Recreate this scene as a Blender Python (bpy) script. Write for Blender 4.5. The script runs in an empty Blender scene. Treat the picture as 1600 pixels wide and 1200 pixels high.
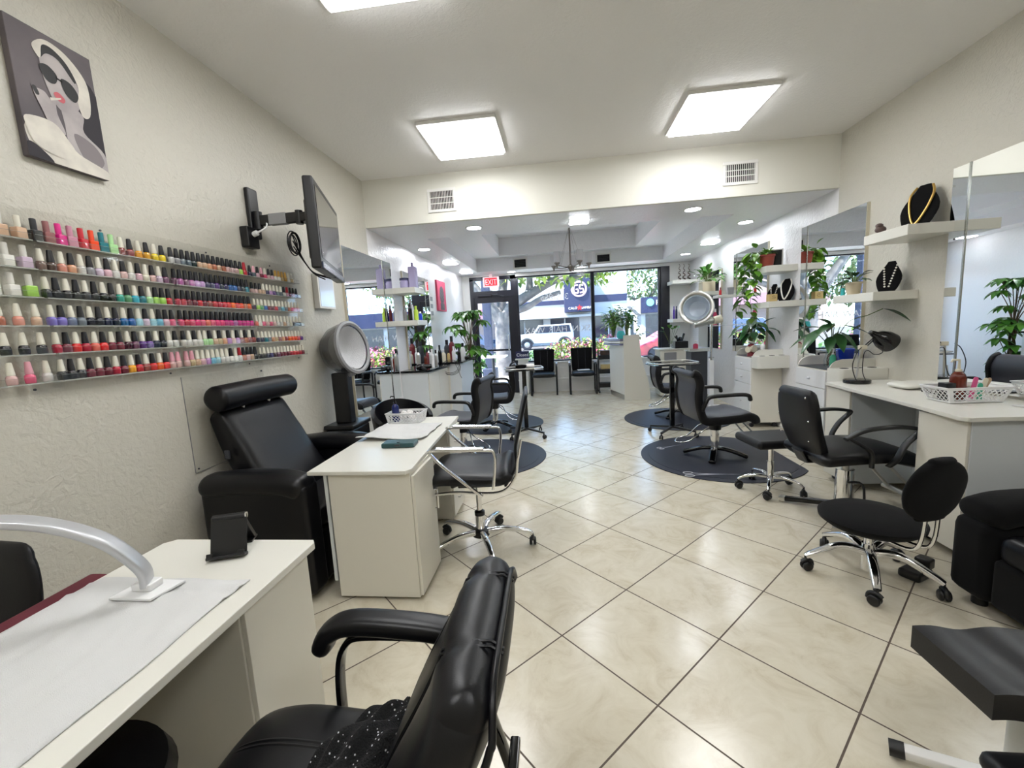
import bpy, bmesh, math, random
from mathutils import Vector, Matrix
random.seed(7)
C = bpy.context.scene.collection
sc = bpy.context.scene
PI = math.pi
# ---------------------------------------------------------------- camera
cam = bpy.data.objects.new('camera', bpy.data.cameras.new('camera'))
C.objects.link(cam)
YAW, PITCH, ROLL = 0.115, -0.13069, 0.05462
_r = Matrix.Rotation(YAW, 3, 'Z') @ Matrix.Rotation(PITCH, 3, 'X') @ Matrix.Rotation(ROLL, 3, 'Y')
cam.matrix_world = Matrix.Translation((0, 0, 1.47)) @ (_r @ Matrix.Rotation(PI / 2, 3, 'X')).to_4x4()
cam.data.sensor_width = 36.0
cam.data.lens = 36.0 * 655.5 / 1600.0
cam.data.clip_start = 0.02
sc.camera = cam
# ---------------------------------------------------------------- sky, sun, exposure
world = bpy.data.worlds.new('sky')
sc.world = world
world.use_nodes = True
_n = world.node_tree.nodes
_bg = _n['Background']
_sky = _n.new('ShaderNodeTexSky')
_sky.sky_type = 'HOSEK_WILKIE'
_sky.turbidity = 3.0
_sky.ground_albedo = 0.4
_sky.sun_direction = Vector((-0.50, -0.20, 0.85)).normalized()
world.node_tree.links.new(_sky.outputs[0], _bg.inputs['Color'])
_bg.inputs['Strength'].default_value = 25.0
sun = bpy.data.objects.new('sun', bpy.data.lights.new('sun', 'SUN'))
C.objects.link(sun)
sun.data.energy = 26.0
sun.data.angle = math.radians(1.5)
sun.data.color = (1.0, 0.96, 0.9)
sun.rotation_euler = Vector((0.50, 0.20, -0.85)).to_track_quat('-Z', 'Y').to_euler()
sc.view_settings.view_transform = 'Standard'
sc.view_settings.look = 'None'
sc.view_settings.gamma = 1.0
sc.view_settings.use_curve_mapping = False
sc.view_settings.exposure = 0.0
sc.cycles.use_denoising = True
sc.cycles.transparent_max_bounces = 24
sc.cycles.max_bounces = 10
sc.cycles.sample_clamp_indirect = 6.0
PANEL_E, DOWN_E = 19.5, 115.0      # what the ceiling panels and the recessed lamps give off
# ---------------------------------------------------------------- materials
def sr(r, g, b):
    f = lambda c: (c / 255 / 12.92) if c <= 10 else ((c / 255 + 0.055) / 1.055) ** 2.4
    return (f(r), f(g), f(b), 1)
def mat(name, col, rough=0.5, metal=0.0, spec=0.5, bump=None, coat=0.0, trans=0.0, vary=None, sheen=0.0, emit=None, alpha=None, ior=None):
    m = bpy.data.materials.new(name)
    m.use_nodes = True
    nt = m.node_tree
    p = nt.nodes['Principled BSDF']
    I = p.inputs
    I['Base Color'].default_value = col
    I['Roughness'].default_value = rough
    I['Metallic'].default_value = metal
    I['Specular IOR Level'].default_value = spec
    I['Coat Weight'].default_value = coat
    I['Transmission Weight'].default_value = trans
    I['Sheen Weight'].default_value = sheen
    if ior: I['IOR'].default_value = ior
    if alpha is not None: I['Alpha'].default_value = alpha
    if emit:
        I['Emission Color'].default_value = emit[0]
        I['Emission Strength'].default_value = emit[1]
    tc = nt.nodes.new('ShaderNodeTexCoord')
    if bump:
        nz = nt.nodes.new('ShaderNodeTexNoise')
        nz.inputs['Scale'].default_value = bump[0]
        nz.inputs['Detail'].default_value = 4
        b = nt.nodes.new('ShaderNodeBump')
        b.inputs['Strength'].default_value = bump[1]
        b.inputs['Distance'].default_value = bump[2] if len(bump) > 2 else 0.01
        nt.links.new(tc.outputs['Object'], nz.inputs['Vector'])
        nt.links.new(nz.outputs['Fac'], b.inputs['Height'])
        nt.links.new(b.outputs['Normal'], I['Normal'])
    if vary:
        n2 = nt.nodes.new('ShaderNodeTexNoise')
        n2.inputs['Scale'].default_value = vary[1]
        n2.inputs['Detail'].default_value = 5
        mx = nt.nodes.new('ShaderNodeMix')
        mx.data_type = 'RGBA'
        mx.inputs[6].default_value = col
        mx.inputs[7].default_value = vary[0]
        nt.links.new(tc.outputs['Object'], n2.inputs['Vector'])
        rp = nt.nodes.new('ShaderNodeMapRange')
        rp.inputs[1].default_value = 0.35; rp.inputs[2].default_value = 0.65
        nt.links.new(n2.outputs['Fac'], rp.inputs[0])
        nt.links.new(rp.outputs[0], mx.inputs[0])
        nt.links.new(mx.outputs[2], I['Base Color'])
    return m
def glassy(name, col, clear=0.85, rough=0.02):
    m = bpy.data.materials.new(name)
    m.use_nodes = True
    nt = m.node_tree
    nt.nodes.clear()
    o = nt.nodes.new('ShaderNodeOutputMaterial')
    t = nt.nodes.new('ShaderNodeBsdfTransparent'); t.inputs[0].default_value = col
    g = nt.nodes.new('ShaderNodeBsdfGlossy'); g.inputs['Roughness'].default_value = rough
    f = nt.nodes.new('ShaderNodeLayerWeight')
    pw = nt.nodes.new('ShaderNodeMath'); pw.operation = 'POWER'; pw.inputs[1].default_value = 5
    mr = nt.nodes.new('ShaderNodeMapRange'); mr.inputs[3].default_value = 1 - clear; mr.inputs[4].default_value = 0.9
    mx = nt.nodes.new('ShaderNodeMixShader')
    nt.links.new(f.outputs['Facing'], pw.inputs[0]); nt.links.new(pw.outputs[0], mr.inputs[0]); nt.links.new(mr.outputs[0], mx.inputs[0])
    nt.links.new(t.outputs[0], mx.inputs[1]); nt.links.new(g.outputs[0], mx.inputs[2])
    nt.links.new(mx.outputs[0], o.inputs[0])
    return m
def objcol(name, rough, coat=0.0):
    m = mat(name, (1, 1, 1, 1), rough, coat=coat)
    oi = m.node_tree.nodes.new('ShaderNodeObjectInfo')
    m.node_tree.links.new(oi.outputs['Color'], m.node_tree.nodes['Principled BSDF'].inputs['Base Color'])
    return m
def tilemat():
    m = mat('floor_tile', sr(212, 200, 176), 0.22, spec=0.5)
    nt = m.node_tree; N = nt.nodes.new; Lk = nt.links.new
    p = nt.nodes['Principled BSDF']
    gm = N('ShaderNodeNewGeometry')
    mp = N('ShaderNodeMapping'); mp.vector_type = 'TEXTURE'
    mp.inputs['Location'].default_value = (-0.038, 1.8444, 0)
    mp.inputs['Rotation'].default_value = (0, 0, -0.77617)
    mp.inputs['Scale'].default_value = (0.51024, 0.51024, 0.51024)
    Lk(gm.outputs['Position'], mp.inputs['Vector'])
    sp = N('ShaderNodeSeparateXYZ'); Lk(mp.outputs[0], sp.inputs[0])
    def M(op, a, b=None):
        n = N('ShaderNodeMath'); n.operation = op
        for i, v in enumerate((a, b)):
            if v is None: continue
            if isinstance(v, (int, float)): n.inputs[i].default_value = v
            else: Lk(v, n.inputs[i])
        return n.outputs[0]
    d = [M('ABSOLUTE', M('SUBTRACT', M('FRACT', M('ADD', sp.outputs[i], 0.5)), 0.5)) for i in (0, 1)]
    g = M('LESS_THAN', M('MINIMUM', d[0], d[1]), 0.0068)
    cell = N('ShaderNodeCombineXYZ')
    Lk(M('FLOOR', sp.outputs[0]), cell.inputs[0]); Lk(M('FLOOR', sp.outputs[1]), cell.inputs[1])
    wn = N('ShaderNodeTexWhiteNoise'); Lk(cell.outputs[0], wn.inputs[0])
    ad = N('ShaderNodeVectorMath'); ad.operation = 'MULTIPLY_ADD'
    Lk(wn.outputs['Color'], ad.inputs[0]); ad.inputs[1].default_value = (9, 9, 9); Lk(gm.outputs['Position'], ad.inputs[2])
    nz = N('ShaderNodeTexNoise'); nz.inputs['Scale'].default_value = 5.5; nz.inputs['Detail'].default_value = 9; nz.inputs['Roughness'].default_value = 0.68; nz.inputs['Distortion'].default_value = 0.9
    Lk(ad.outputs[0], nz.inputs['Vector'])
    cr = N('ShaderNodeValToRGB')
    e = cr.color_ramp.elements
    e[0].position = 0.33; e[0].color = sr(192, 182, 160)
    e[1].position = 0.62; e[1].color = sr(211, 204, 186)
    x = e.new(0.47); x.color = sr(204, 196, 176)
    Lk(nz.outputs['Fac'], cr.inputs[0])
    mx = N('ShaderNodeMix'); mx.data_type = 'RGBA'
    Lk(g, mx.inputs[0]); Lk(cr.outputs[0], mx.inputs[6]); mx.inputs[7].default_value = sr(84, 72, 62)
    Lk(mx.outputs[2], p.inputs['Base Color'])
    Lk(M('ADD', M('MULTIPLY', g, 0.5), 0.2), p.inputs['Roughness'])
    b = N('ShaderNodeBump'); b.inputs['Strength'].default_value = 0.5; b.inputs['Distance'].default_value = 0.003; b.invert = True
    Lk(g, b.inputs['Height']); Lk(b.outputs[0], p.inputs['Normal'])
    return m
def stucco(name, col, sc1=26, st=0.55, rough=0.42):
    m = mat(name, col, rough, spec=0.5)
    nt = m.node_tree; N = nt.nodes.new; Lk = nt.links.new
    gm = N('ShaderNodeNewGeometry')
    a = N('ShaderNodeTexNoise'); a.inputs['Scale'].default_value = sc1; a.inputs['Detail'].default_value = 3; a.inputs['Distortion'].default_value = 0.8
    b = N('ShaderNodeTexNoise'); b.inputs['Scale'].default_value = sc1 * 3.2; b.inputs['Detail'].default_value = 4
    Lk(gm.outputs['Position'], a.inputs['Vector']); Lk(gm.outputs['Position'], b.inputs['Vector'])
    s = N('ShaderNodeMath'); s.operation = 'MULTIPLY_ADD'; s.inputs[1].default_value = 0.35
    Lk(b.outputs['Fac'], s.inputs[0]); Lk(a.outputs['Fac'], s.inputs[2])
    bu = N('ShaderNodeBump'); bu.inputs['Strength'].default_value = st; bu.inputs['Distance'].default_value = 0.012
    Lk(s.outputs[0], bu.inputs['Height']); Lk(bu.outputs[0], nt.nodes['Principled BSDF'].inputs['Normal'])
    return m
M = dict(
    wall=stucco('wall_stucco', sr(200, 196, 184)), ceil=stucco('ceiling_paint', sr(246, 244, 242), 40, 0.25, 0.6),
    ceil2=stucco('glossy_ceiling_stucco', sr(244, 243, 246), 22, 0.6, 0.3), soff=mat('soffit_paint', sr(226, 224, 214), 0.55),
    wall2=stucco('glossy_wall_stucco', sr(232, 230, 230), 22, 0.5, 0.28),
    tile=tilemat(), lam=mat('white_laminate', sr(222, 218, 206), 0.35, bump=(300, 0.03)), lamtop=mat('white_laminate_top', sr(220, 218, 209), 0.28),
    laminate2=mat('grey_white_laminate', sr(214, 218, 220), 0.4), edge=mat('cream_edge', sr(205, 198, 178), 0.5),
    vinyl=mat('black_vinyl', sr(12, 12, 16), 0.42, spec=0.35, bump=(240, 0.12, 0.002)), leather=mat('black_leather', sr(9, 9, 13), 0.36, spec=0.35, bump=(420, 0.1, 0.002)),
    vinylg=mat('worn_charcoal_vinyl', sr(52, 52, 60), 0.42, bump=(200, 0.1, 0.002)),
    fabric=mat('black_fabric', sr(12, 12, 13), 0.95, spec=0.15, bump=(900, 0.3, 0.002), sheen=0.05), plastic=mat('black_plastic', sr(16, 16, 18), 0.38),
    gloss=mat('glossy_black', sr(8, 8, 10), 0.08), chrome=mat('chrome', (0.86, 0.86, 0.87, 1), 0.09, 1.0), steel=mat('brushed_steel', (0.6, 0.59, 0.56, 1), 0.28, 1.0),
    bronze=mat('dark_nickel', (0.25, 0.22, 0.2, 1), 0.3, 1.0), mirror=mat('mirror_silver', (0.93, 0.95, 0.95, 1), 0.0, 1.0), mirredge=mat('mirror_edge', (0.35, 0.36, 0.34, 1), 0.2, 1.0),
    glass=glassy('clear_glass', (0.97, 0.985, 0.98, 1), 0.97), acryl=glassy('clear_acrylic', (0.985, 0.985, 0.98, 1), 0.97, 0.05), acryledge=mat('acrylic_edge', sr(205, 208, 200), 0.15, alpha=0.45),
    smoke=glassy('smoky_plastic', (0.62, 0.62, 0.63, 1), 0.85, 0.12), frost=mat('frosted_glass', sr(235, 235, 240), 0.4, alpha=0.82),
    frame=mat('dark_bronze_frame', sr(22, 23, 34), 0.35), white=mat('white_paint', sr(232, 230, 226), 0.4), wplast=mat('white_plastic', sr(232, 232, 232), 0.3),
    cream=mat('cream_plastic', sr(214, 206, 184), 0.35), grey=mat('grey_plastic', sr(140, 140, 142), 0.4), dgrey=mat('dark_grey', sr(58, 60, 66), 0.45),
    rubber=mat('navy_black_rubber_mat', sr(34, 36, 48), 0.5, bump=(60, 0.1, 0.002)), counter=mat('black_stone_top', sr(14, 15, 18), 0.08),
    towel=mat('white_towel', sr(208, 208, 207), 0.95, spec=0.1, bump=(500, 0.5, 0.003)), teal=mat('teal_case', sr(36, 72, 74), 0.4), burg=mat('burgundy_cloth', sr(92, 26, 40), 0.8),
    leaf=mat('leaf_green', sr(52, 104, 38), 0.35, vary=(sr(92, 146, 50), 6), coat=0.1), leafd=mat('dark_leaf', sr(28, 62, 32), 0.3, vary=(sr(46, 92, 44), 8), coat=0.15), leafl=mat('light_leaf', sr(128, 176, 58), 0.4, vary=(sr(74, 130, 44), 5)),
    stem=mat('plant_stem', sr(96, 112, 60), 0.6), bark=mat('brown_bark', sr(98, 82, 62), 0.8, bump=(40, 0.5)), terra=mat('terracotta', sr(142, 58, 42), 0.6), pot=mat('beige_pot', sr(214, 200, 172), 0.5), soil=mat('soil', sr(48, 36, 26), 0.95),
    red=mat('red_plastic', sr(190, 30, 36), 0.35), redw=mat('maroon', sr(112, 24, 34), 0.4), pink=mat('pink_plastic', sr(226, 90, 146), 0.4), magenta=mat('magenta_canvas', sr(196, 66, 98), 0.7), blue=mat('cobalt_blue', sr(24, 58, 190), 0.15), navy=mat('navy', sr(34, 38, 80), 0.4),
    purple=mat('purple', sr(72, 36, 150), 0.35), lilac=mat('lilac_plastic', sr(176, 168, 206), 0.35), lime=mat('lime', sr(184, 214, 70), 0.3), cyan=mat('aqua', sr(60, 186, 190), 0.3), green=mat('mint_green', sr(60, 166, 132), 0.5), amber=mat('amber_glass', sr(96, 34, 20), 0.12), gold=mat('gold', sr(196, 160, 90), 0.3, 0.8),
    wood=mat('dark_wood', sr(88, 62, 44), 0.45, vary=(sr(60, 42, 30), 12)), lwood=mat('light_wood', sr(196, 170, 112), 0.5), pearl=mat('pearl', sr(240, 236, 226), 0.2), dark=mat('painted_void_and_print', sr(18, 18, 20), 0.8),
    panel=mat('light_panel', (1, 1, 1, 1), 0.5, emit=((0.98, 0.99, 1.0, 1), PANEL_E)), down=mat('lamp_lens', (1, 1, 1, 1), 0.5, emit=((0.88, 0.93, 1.0, 1), DOWN_E)), sqlens=mat('square_lamp_lens', (1, 1, 1, 1), 0.5, emit=((0.88, 0.93, 1.0, 1), DOWN_E * .42)), exitred=mat('exit_red', sr(214, 40, 52), 0.4, emit=(sr(214, 40, 52), 0.5)), exitw=mat('exit_white', sr(246, 232, 234), 0.4, emit=(sr(255, 190, 195), 0.35)),
    body=objcol('polish_bottle', 0.1, 0.6), cap=objcol('polish_cap', 0.35), vinyllet=mat('white_lettering', sr(240, 242, 248), 0.5),
)
# ---------------------------------------------------------------- geometry helpers
def spl(pts, n=6, closed=False):
    P = [Vector(p) for p in pts]; out = []
    k = len(P)
    for i in range(k if closed else k - 1):
        g = lambda j: P[j % k] if closed else P[min(max(j, 0), k - 1)]
        a, b, c, d = g(i - 1), g(i), g(i + 1), g(i + 2)
        for s in range(n):
            t = s / n
            out.append(0.5 * ((2 * b) + (c - a) * t + (2 * a - 5 * b + 4 * c - d) * t * t + (3 * b - a - 3 * c + d) * t ** 3))
    if not closed: out.append(P[-1].copy())
    return out
class G:
    def __init__(s, T=None):
        s.b = bmesh.new(); s.m = 0; s.T = T or Matrix(); s.cl = None
    def at(s, x=0, y=0, z=0, rx=0, ry=0, rz=0):
        s.T = Matrix.Translation((x, y, z)) @ Matrix.Rotation(rz, 4, 'Z') @ Matrix.Rotation(ry, 4, 'Y') @ Matrix.Rotation(rx, 4, 'X'); return s
    def mi(s, i): s.m = i; return s
    def add(s, vs, fs):
        V = [s.b.verts.new(s.T @ Vector(v)) for v in vs]
        if s.cl:
            for v in V: v.co.x = min(max(v.co.x, s.cl[0]), s.cl[1])
        for f in fs:
            try: F = s.b.faces.new([V[i] for i in f])
            except ValueError: continue
            F.material_index = s.m; F.smooth = True
        return s
    def app(s, tb):
        tb.verts.index_update()
        s.add([v.co.copy() for v in tb.verts], [[v.index for v in f.verts] for f in tb.faces]); tb.free(); return s
    def box(s, x0, x1, y0, y1, z0, z1, bev=0, seg=2):
        tb = bmesh.new(); bmesh.ops.create_cube(tb, size=1)
        for v in tb.verts: v.co = Vector((x0 + (v.co.x + .5) * (x1 - x0), y0 + (v.co.y + .5) * (y1 - y0), z0 + (v.co.z + .5) * (z1 - z0)))
        if bev: bmesh.ops.bevel(tb, geom=tb.edges[:], offset=min(bev, abs(x1 - x0) * .49, abs(y1 - y0) * .49, abs(z1 - z0) * .49), segments=seg, affect='EDGES', profile=0.5)
        return s.app(tb)
    def prism(s, pts, h0, h1, ax='z', bev=0, seg=2):
        mp = {'z': lambda u, v, h: (u, v, h), 'y': lambda u, v, h: (u, h, v), 'x': lambda u, v, h: (h, u, v)}[ax]
        tb = bmesh.new()
        A = [tb.verts.new(mp(u, v, h0)) for u, v in pts]; B = [tb.verts.new(mp(u, v, h1)) for u, v in pts]
        n = len(pts); tb.faces.new(A[::-1]); tb.faces.new(B)
        for i in range(n): tb.faces.new((A[i], A[(i + 1) % n], B[(i + 1) % n], B[i]))
        bmesh.ops.recalc_face_normals(tb, faces=tb.faces[:])
        if bev:
            caps = [e for e in tb.edges if all(v in A for v in e.verts) or all(v in B for v in e.verts)]
            bmesh.ops.bevel(tb, geom=caps, offset=bev, segments=seg, affect='EDGES', profile=0.5)
        return s.app(tb)
    def cyl(s, p, q, r0, r1=None, n=16):
        return s.tube([p, q], [r0, r0 if r1 is None else r1], n)
    def tube(s, pts, r, n=8, closed=False, cap=True):
        P = [Vector(p) for p in pts]; k = len(P); R = r if isinstance(r, (list, tuple)) else [r] * k
        vs = []; up = None
        for i in range(k):
            t = (P[(i + 1) % k] - P[i - 1]) if closed else (P[min(i + 1, k - 1)] - P[max(i - 1, 0)])
            t = t.normalized() if t.length else Vector((0, 0, 1))
            if up is None: up = t.orthogonal().normalized()
            up = (up - t * up.dot(t)); up = up.normalized() if up.length > 1e-6 else t.orthogonal().normalized()
            w = t.cross(up)
            for j in range(n):
                a = 2 * PI * j / n; vs.append(P[i] + (up * math.cos(a) + w * math.sin(a)) * R[i])
        fs = []
        for i in range(k if closed else k - 1):
            for j in range(n):
                a, b = i * n + j, i * n + (j + 1) % n; c, d = ((i + 1) % k) * n + (j + 1) % n, ((i + 1) % k) * n + j
                fs.append((a, b, c, d))
        if cap and not closed: fs += [list(range(n))[::-1], list(range((k - 1) * n, k * n))]
        return s.add(vs, fs)
    def sweep(s, pts, a, b, side=(1, 0, 0), e=3.0, n=20, rnd=0.0):
        """padded strip: superellipse section, half width a along side, half thickness b; rnd rounds the ends"""
        P = [Vector(p) for p in pts]; k = len(P)
        A = list(a) if isinstance(a, (list, tuple)) else [a] * k; B = list(b) if isinstance(b, (list, tuple)) else [b] * k
        S = Vector(side).normalized()
        if rnd:
            t0 = (P[0] - P[1]).normalized(); t1 = (P[-1] - P[-2]).normalized()
            q = [(.0, 1), (.38, .924), (.707, .707), (.924, .383), (1.0, .06)]
            a0, b0, a1, b1 = A[0], B[0], A[-1], B[-1]
            P = [P[0] + t0 * rnd * u for u, w in q[:0:-1]] + P + [P[-1] + t1 * rnd * u for u, w in q[1:]]
            A = [a0 - rnd * (1 - w) for u, w in q[:0:-1]] + A + [a1 - rnd * (1 - w) for u, w in q[1:]]
            B = [b0 * w for u, w in q[:0:-1]] + B + [b1 * w for u, w in q[1:]]
            k = len(P)
        vs = []
        for i in range(k):
            t = (P[min(i + 1, k - 1)] - P[max(i - 1, 0)]).normalized(); N_ = S.cross(t).normalized()
            for j in range(n):
                th = 2 * PI * j / n; c, d = math.cos(th), math.sin(th)
                vs.append(P[i] + S * (A[i] * math.copysign(abs(c) ** (2 / e), c)) + N_ * (B[i] * math.copysign(abs(d) ** (2 / e), d)))
        fs = [(i * n + j, i * n + (j + 1) % n, (i + 1) * n + (j + 1) % n, (i + 1) * n + j) for i in range(k - 1) for j in range(n)]
        fs += [list(range(n))[::-1], list(range((k - 1) * n, k * n))]
        return s.add(vs, fs)
    def lathe(s, prof, n=24, cx=0, cy=0, cz=0, sx=1, sy=1):
        vs = []; k = len(prof)
        for r, z in prof:
            for j in range(n):
                a = 2 * PI * j / n; vs.append((cx + max(r, 1e-5) * math.cos(a) * sx, cy + max(r, 1e-5) * math.sin(a) * sy, cz + z))
        fs = [(i * n + j, i * n + (j + 1) % n, (i + 1) * n + (j + 1) % n, (i + 1) * n + j) for i in range(k - 1) for j in range(n)]
        if k > 2 and prof[0][0] > 1e-4 and prof[-1][0] > 1e-4:
            fs += [((k - 1) * n + j, (k - 1) * n + (j + 1) % n, (j + 1) % n, j) for j in range(n)]
        else:
            if prof[0][0] > 1e-4: fs.append(list(range(n))[::-1])
            if prof[-1][0] > 1e-4: fs.append(list(range((k - 1) * n, k * n)))
        return s.add(vs, fs)
    def ball(s, c, r, n=14, sz=1.0):
        R = r if isinstance(r, (tuple, list)) else (r, r, r * sz)
        k = n // 2
        return s.lathe_el(c, R, n, k)
    def lathe_el(s, c, R, n, k):
        vs = []
        for i in range(k + 1):
            p = PI * i / k
            for j in range(n):
                a = 2 * PI * j / n; vs.append((c[0] + R[0] * math.sin(p) * math.cos(a), c[1] + R[1] * math.sin(p) * math.sin(a), c[2] - R[2] * math.cos(p)))
        return s.add(vs, [(i * n + j, i * n + (j + 1) % n, (i + 1) * n + (j + 1) % n, (i + 1) * n + j) for i in range(k) for j in range(n)])
    def grid(s, fn, nu, nv, th=0.0):
        vs = [fn(i / nu, j / nv) for i in range(nu + 1) for j in range(nv + 1)]
        q = lambda i, j: i * (nv + 1) + j
        fs = [(q(i, j), q(i + 1, j), q(i + 1, j + 1), q(i, j + 1)) for i in range(nu) for j in range(nv)]
        if th:
            o = len(vs); vs += [Vector(v) - Vector((0, 0, th)) for v in vs]
            fs += [tuple(o + k for k in f[::-1]) for f in fs[:]]
            rim = [q(i, 0) for i in range(nu + 1)] + [q(nu, j) for j in range(1, nv + 1)] + [q(i, nv) for i in range(nu - 1, -1, -1)] + [q(0, j) for j in range(nv - 1, 0, -1)]
            for a in range(len(rim)):
                b = rim[(a + 1) % len(rim)]; fs.append((rim[a], o + rim[a], o + b, b))
        return s.add(vs, fs)
    def leaf(s, p, d, L, w, up=(0, 0, 1), bend=0.25, n=4):
        p = Vector(p); d = Vector(d).normalized(); sd = d.cross(Vector(up)); sd = sd.normalized() if sd.length > 1e-3 else d.orthogonal().normalized(); u = sd.cross(d)
        vs = [p]; 
        for i in range(1, n):
            t = i / n; c = p + d * (L * t) - Vector((0, 0, 1)) * (bend * L * t * t); ww = w * math.sin(PI * t ** 0.8) * .5
            vs += [c + sd * ww + u * ww * .3, c, c - sd * ww + u * ww * .3]
        vs.append(p + d * L - Vector((0, 0, 1)) * (bend * L))
        fs = [(0, 2, 1), (0, 3, 2)]
        for i in range(n - 2):
            a = 1 + 3 * i; fs += [(a, a + 1, a + 4, a + 3), (a + 1, a + 2, a + 5, a + 4)]
        e = len(vs) - 1; fs += [(e - 3, e - 2, e), (e - 2, e - 1, e)]
        return s.add(vs, fs)
    def text(s, txt, size, ext=0.001, align='CENTER', cx=1.0):
        cu = bpy.data.curves.new('t', 'FONT'); cu.body = txt; cu.size = size; cu.extrude = ext; cu.align_x = align; cu.resolution_u = 3
        o = bpy.data.objects.new('t', cu); C.objects.link(o)
        me = bpy.data.meshes.new_from_object(o.evaluated_get(bpy.context.evaluated_depsgraph_get()))
        s.add([Vector((v.co.x * cx, v.co.y, v.co.z)) for v in me.vertices], [list(p.vertices) for p in me.polygons])
        C.objects.unlink(o); bpy.data.objects.remove(o); bpy.data.curves.remove(cu); bpy.data.meshes.remove(me); return s
def obj(name, g, ms, parent=None, sharp=50, fixn=True):
    me = bpy.data.meshes.new(name)
    if fixn: bmesh.ops.recalc_face_normals(g.b, faces=g.b.faces[:])
    g.b.to_mesh(me); g.b.free()
    for m in (ms if isinstance(ms, (list, tuple)) else [ms]): me.materials.append(M[m] if isinstance(m, str) else m)
    me.set_sharp_from_angle(angle=math.radians(sharp))
    o = bpy.data.objects.new(name, me); C.objects.link(o)
    if len(me.polygons) < 9000 and sharp == 50:
        wn = o.modifiers.new('weighted_normals', 'WEIGHTED_NORMAL'); wn.keep_sharp = True; wn.weight = 60
    if parent: o.parent = parent
    return o
def tag(o, label, cat, group=None, kind=None):
    o['label'] = label; o['category'] = cat
    if group: o['group'] = group
    if kind: o['kind'] = kind
    return o
def thing(name, label, cat, loc=(0, 0, 0), rz=0, group=None):
    o = bpy.data.objects.new(name, None); o.empty_display_size = 0.1; C.objects.link(o)
    o.location = loc; o.rotation_euler = (0, 0, rz); return tag(o, label, cat, group)
def st(name, g, ms, parent=None):
    o = obj(name, g, ms, parent)
    if not parent: o['kind'] = 'structure'
    return o
def dup(o, loc=None, rz=None, label=None, group=None, parent=None):
    c = o.copy(); C.objects.link(c)
    if parent is not None: c.parent = parent
    if loc is not None: c.location = loc
    if rz is not None: c.rotation_euler = (0, 0, rz)
    if label: c['label'] = label
    if group: c['group'] = group
    for ch in list(o.children): dup(ch, parent=c)
    return c
# ---------------------------------------------------------------- room shell
LX, RX, FY, BY, CZ, SY, SZ = -2.12, 2.85, 9.55, -1.6, 3.2, 4.75, 2.69
st('floor', G().box(LX - .1, RX + .1, BY - .1, FY + .1, -0.1, 0), 'tile')
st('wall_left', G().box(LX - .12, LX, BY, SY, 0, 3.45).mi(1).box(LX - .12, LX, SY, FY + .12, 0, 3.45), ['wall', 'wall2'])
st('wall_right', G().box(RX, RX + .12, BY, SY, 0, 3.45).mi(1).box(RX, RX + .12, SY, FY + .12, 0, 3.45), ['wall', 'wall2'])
st('wall_back', G().box(LX, RX, BY - .12, BY, 0, 3.45), 'wall')
g = G().box(LX, -1.95, FY, FY + .12, 0, 2.66).box(LX, RX, FY, FY + .12, 2.66, 3.45).box(2.42, RX, FY, FY + .12, 0, 2.66)
g.box(-0.90, 2.42, FY, FY + .12, 0, 0.66)
st('wall_front', g, 'white')
st('trim_1', G().box(-0.94, 2.42, FY - .02, FY, 0.27, 0.30, .004).box(-0.94, 2.42, FY - .035, FY + .0, 0.655, 0.69, .006), 'white')
st('ceiling', G().box(LX, RX, BY, SY, CZ, CZ + .1).box(LX, RX, SY, FY + .12, 3.4, 3.5).box(LX - .12, RX + .12, BY - .12, FY + .12, 3.5, 3.6), 'ceil')
st("trim_2", G().box(LX, RX, SY, SY + .05, SZ, CZ + .2), "soff")
g = G()
for a in ((LX, RX, SY + .05, 5.54), (LX, RX, 9.0, FY), (LX, -1.65, 5.54, 9.0), (2.16, RX, 5.54, 9.0)): g.box(a[0], a[1], a[2], a[3], SZ, SZ + .26)
for a in ((-1.65, 2.16, 5.54, 6.15), (-1.65, 2.16, 8.75, 9.0), (-1.65, -1.13, 6.15, 8.75), (1.58, 2.16, 6.15, 8.75)): g.box(a[0], a[1], a[2], a[3], 2.95, 3.3)
g.box(-1.13, 1.58, 6.15, 8.75, 3.3, 3.4)
st('ceiling_front', g, 'ceil2')
# ---------------------------------------------------------------- front glazing
def window(n, x0, x1, z0=0.70, z1=2.62):
    f = G()
    for a in ((x0, x0 + .05, z0, z1), (x1 - .05, x1, z0, z1)): f.box(a[0], a[1], FY + .02, FY + .09, a[2], a[3])
    f.box(x0, x1, FY + .02, FY + .09, z0 - .04, z0 + .02).box(x0, x1, FY + .02, FY + .09, z1 - .03, z1 + .04)
    w = st('window_%d' % n, f, 'frame')
    obj('pane', G().box(x0 + .05, x1 - .05, FY + .05, FY + .058, z0, z1), 'glass', w)
window(1, -0.90, 0.80)
window(2, 0.78, 2.24)
d = st('door_1', G().box(-1.95, -1.87, FY + .01, FY + .10, 0, 2.62).box(-1.02, -0.90, FY + .01, FY + .10, 0, 2.66).box(-1.95, -0.9, FY + .01, FY + .10, 2.58, 2.66)
       .box(-1.87, -1.02, FY + .01, FY + .10, 2.20, 2.34), 'frame')
obj('door_leaf', G().box(-1.87, -1.80, FY + .03, FY + .08, 0, 2.2).box(-1.09, -1.02, FY + .03, FY + .08, 0, 2.2).box(-1.8, -1.09, FY + .03, FY + .08, 2.08, 2.2).box(-1.8, -1.09, FY + .03, FY + .08, 0, .22).box(-1.8, -1.09, FY + .03, FY + .08, .98, 1.02), 'frame', d)
obj('pane', G().box(-1.8, -1.09, FY + .05, FY + .058, .22, 2.08).box(-1.87, -1.02, FY + .05, FY + .058, 2.34, 2.58), 'glass', d)
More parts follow.
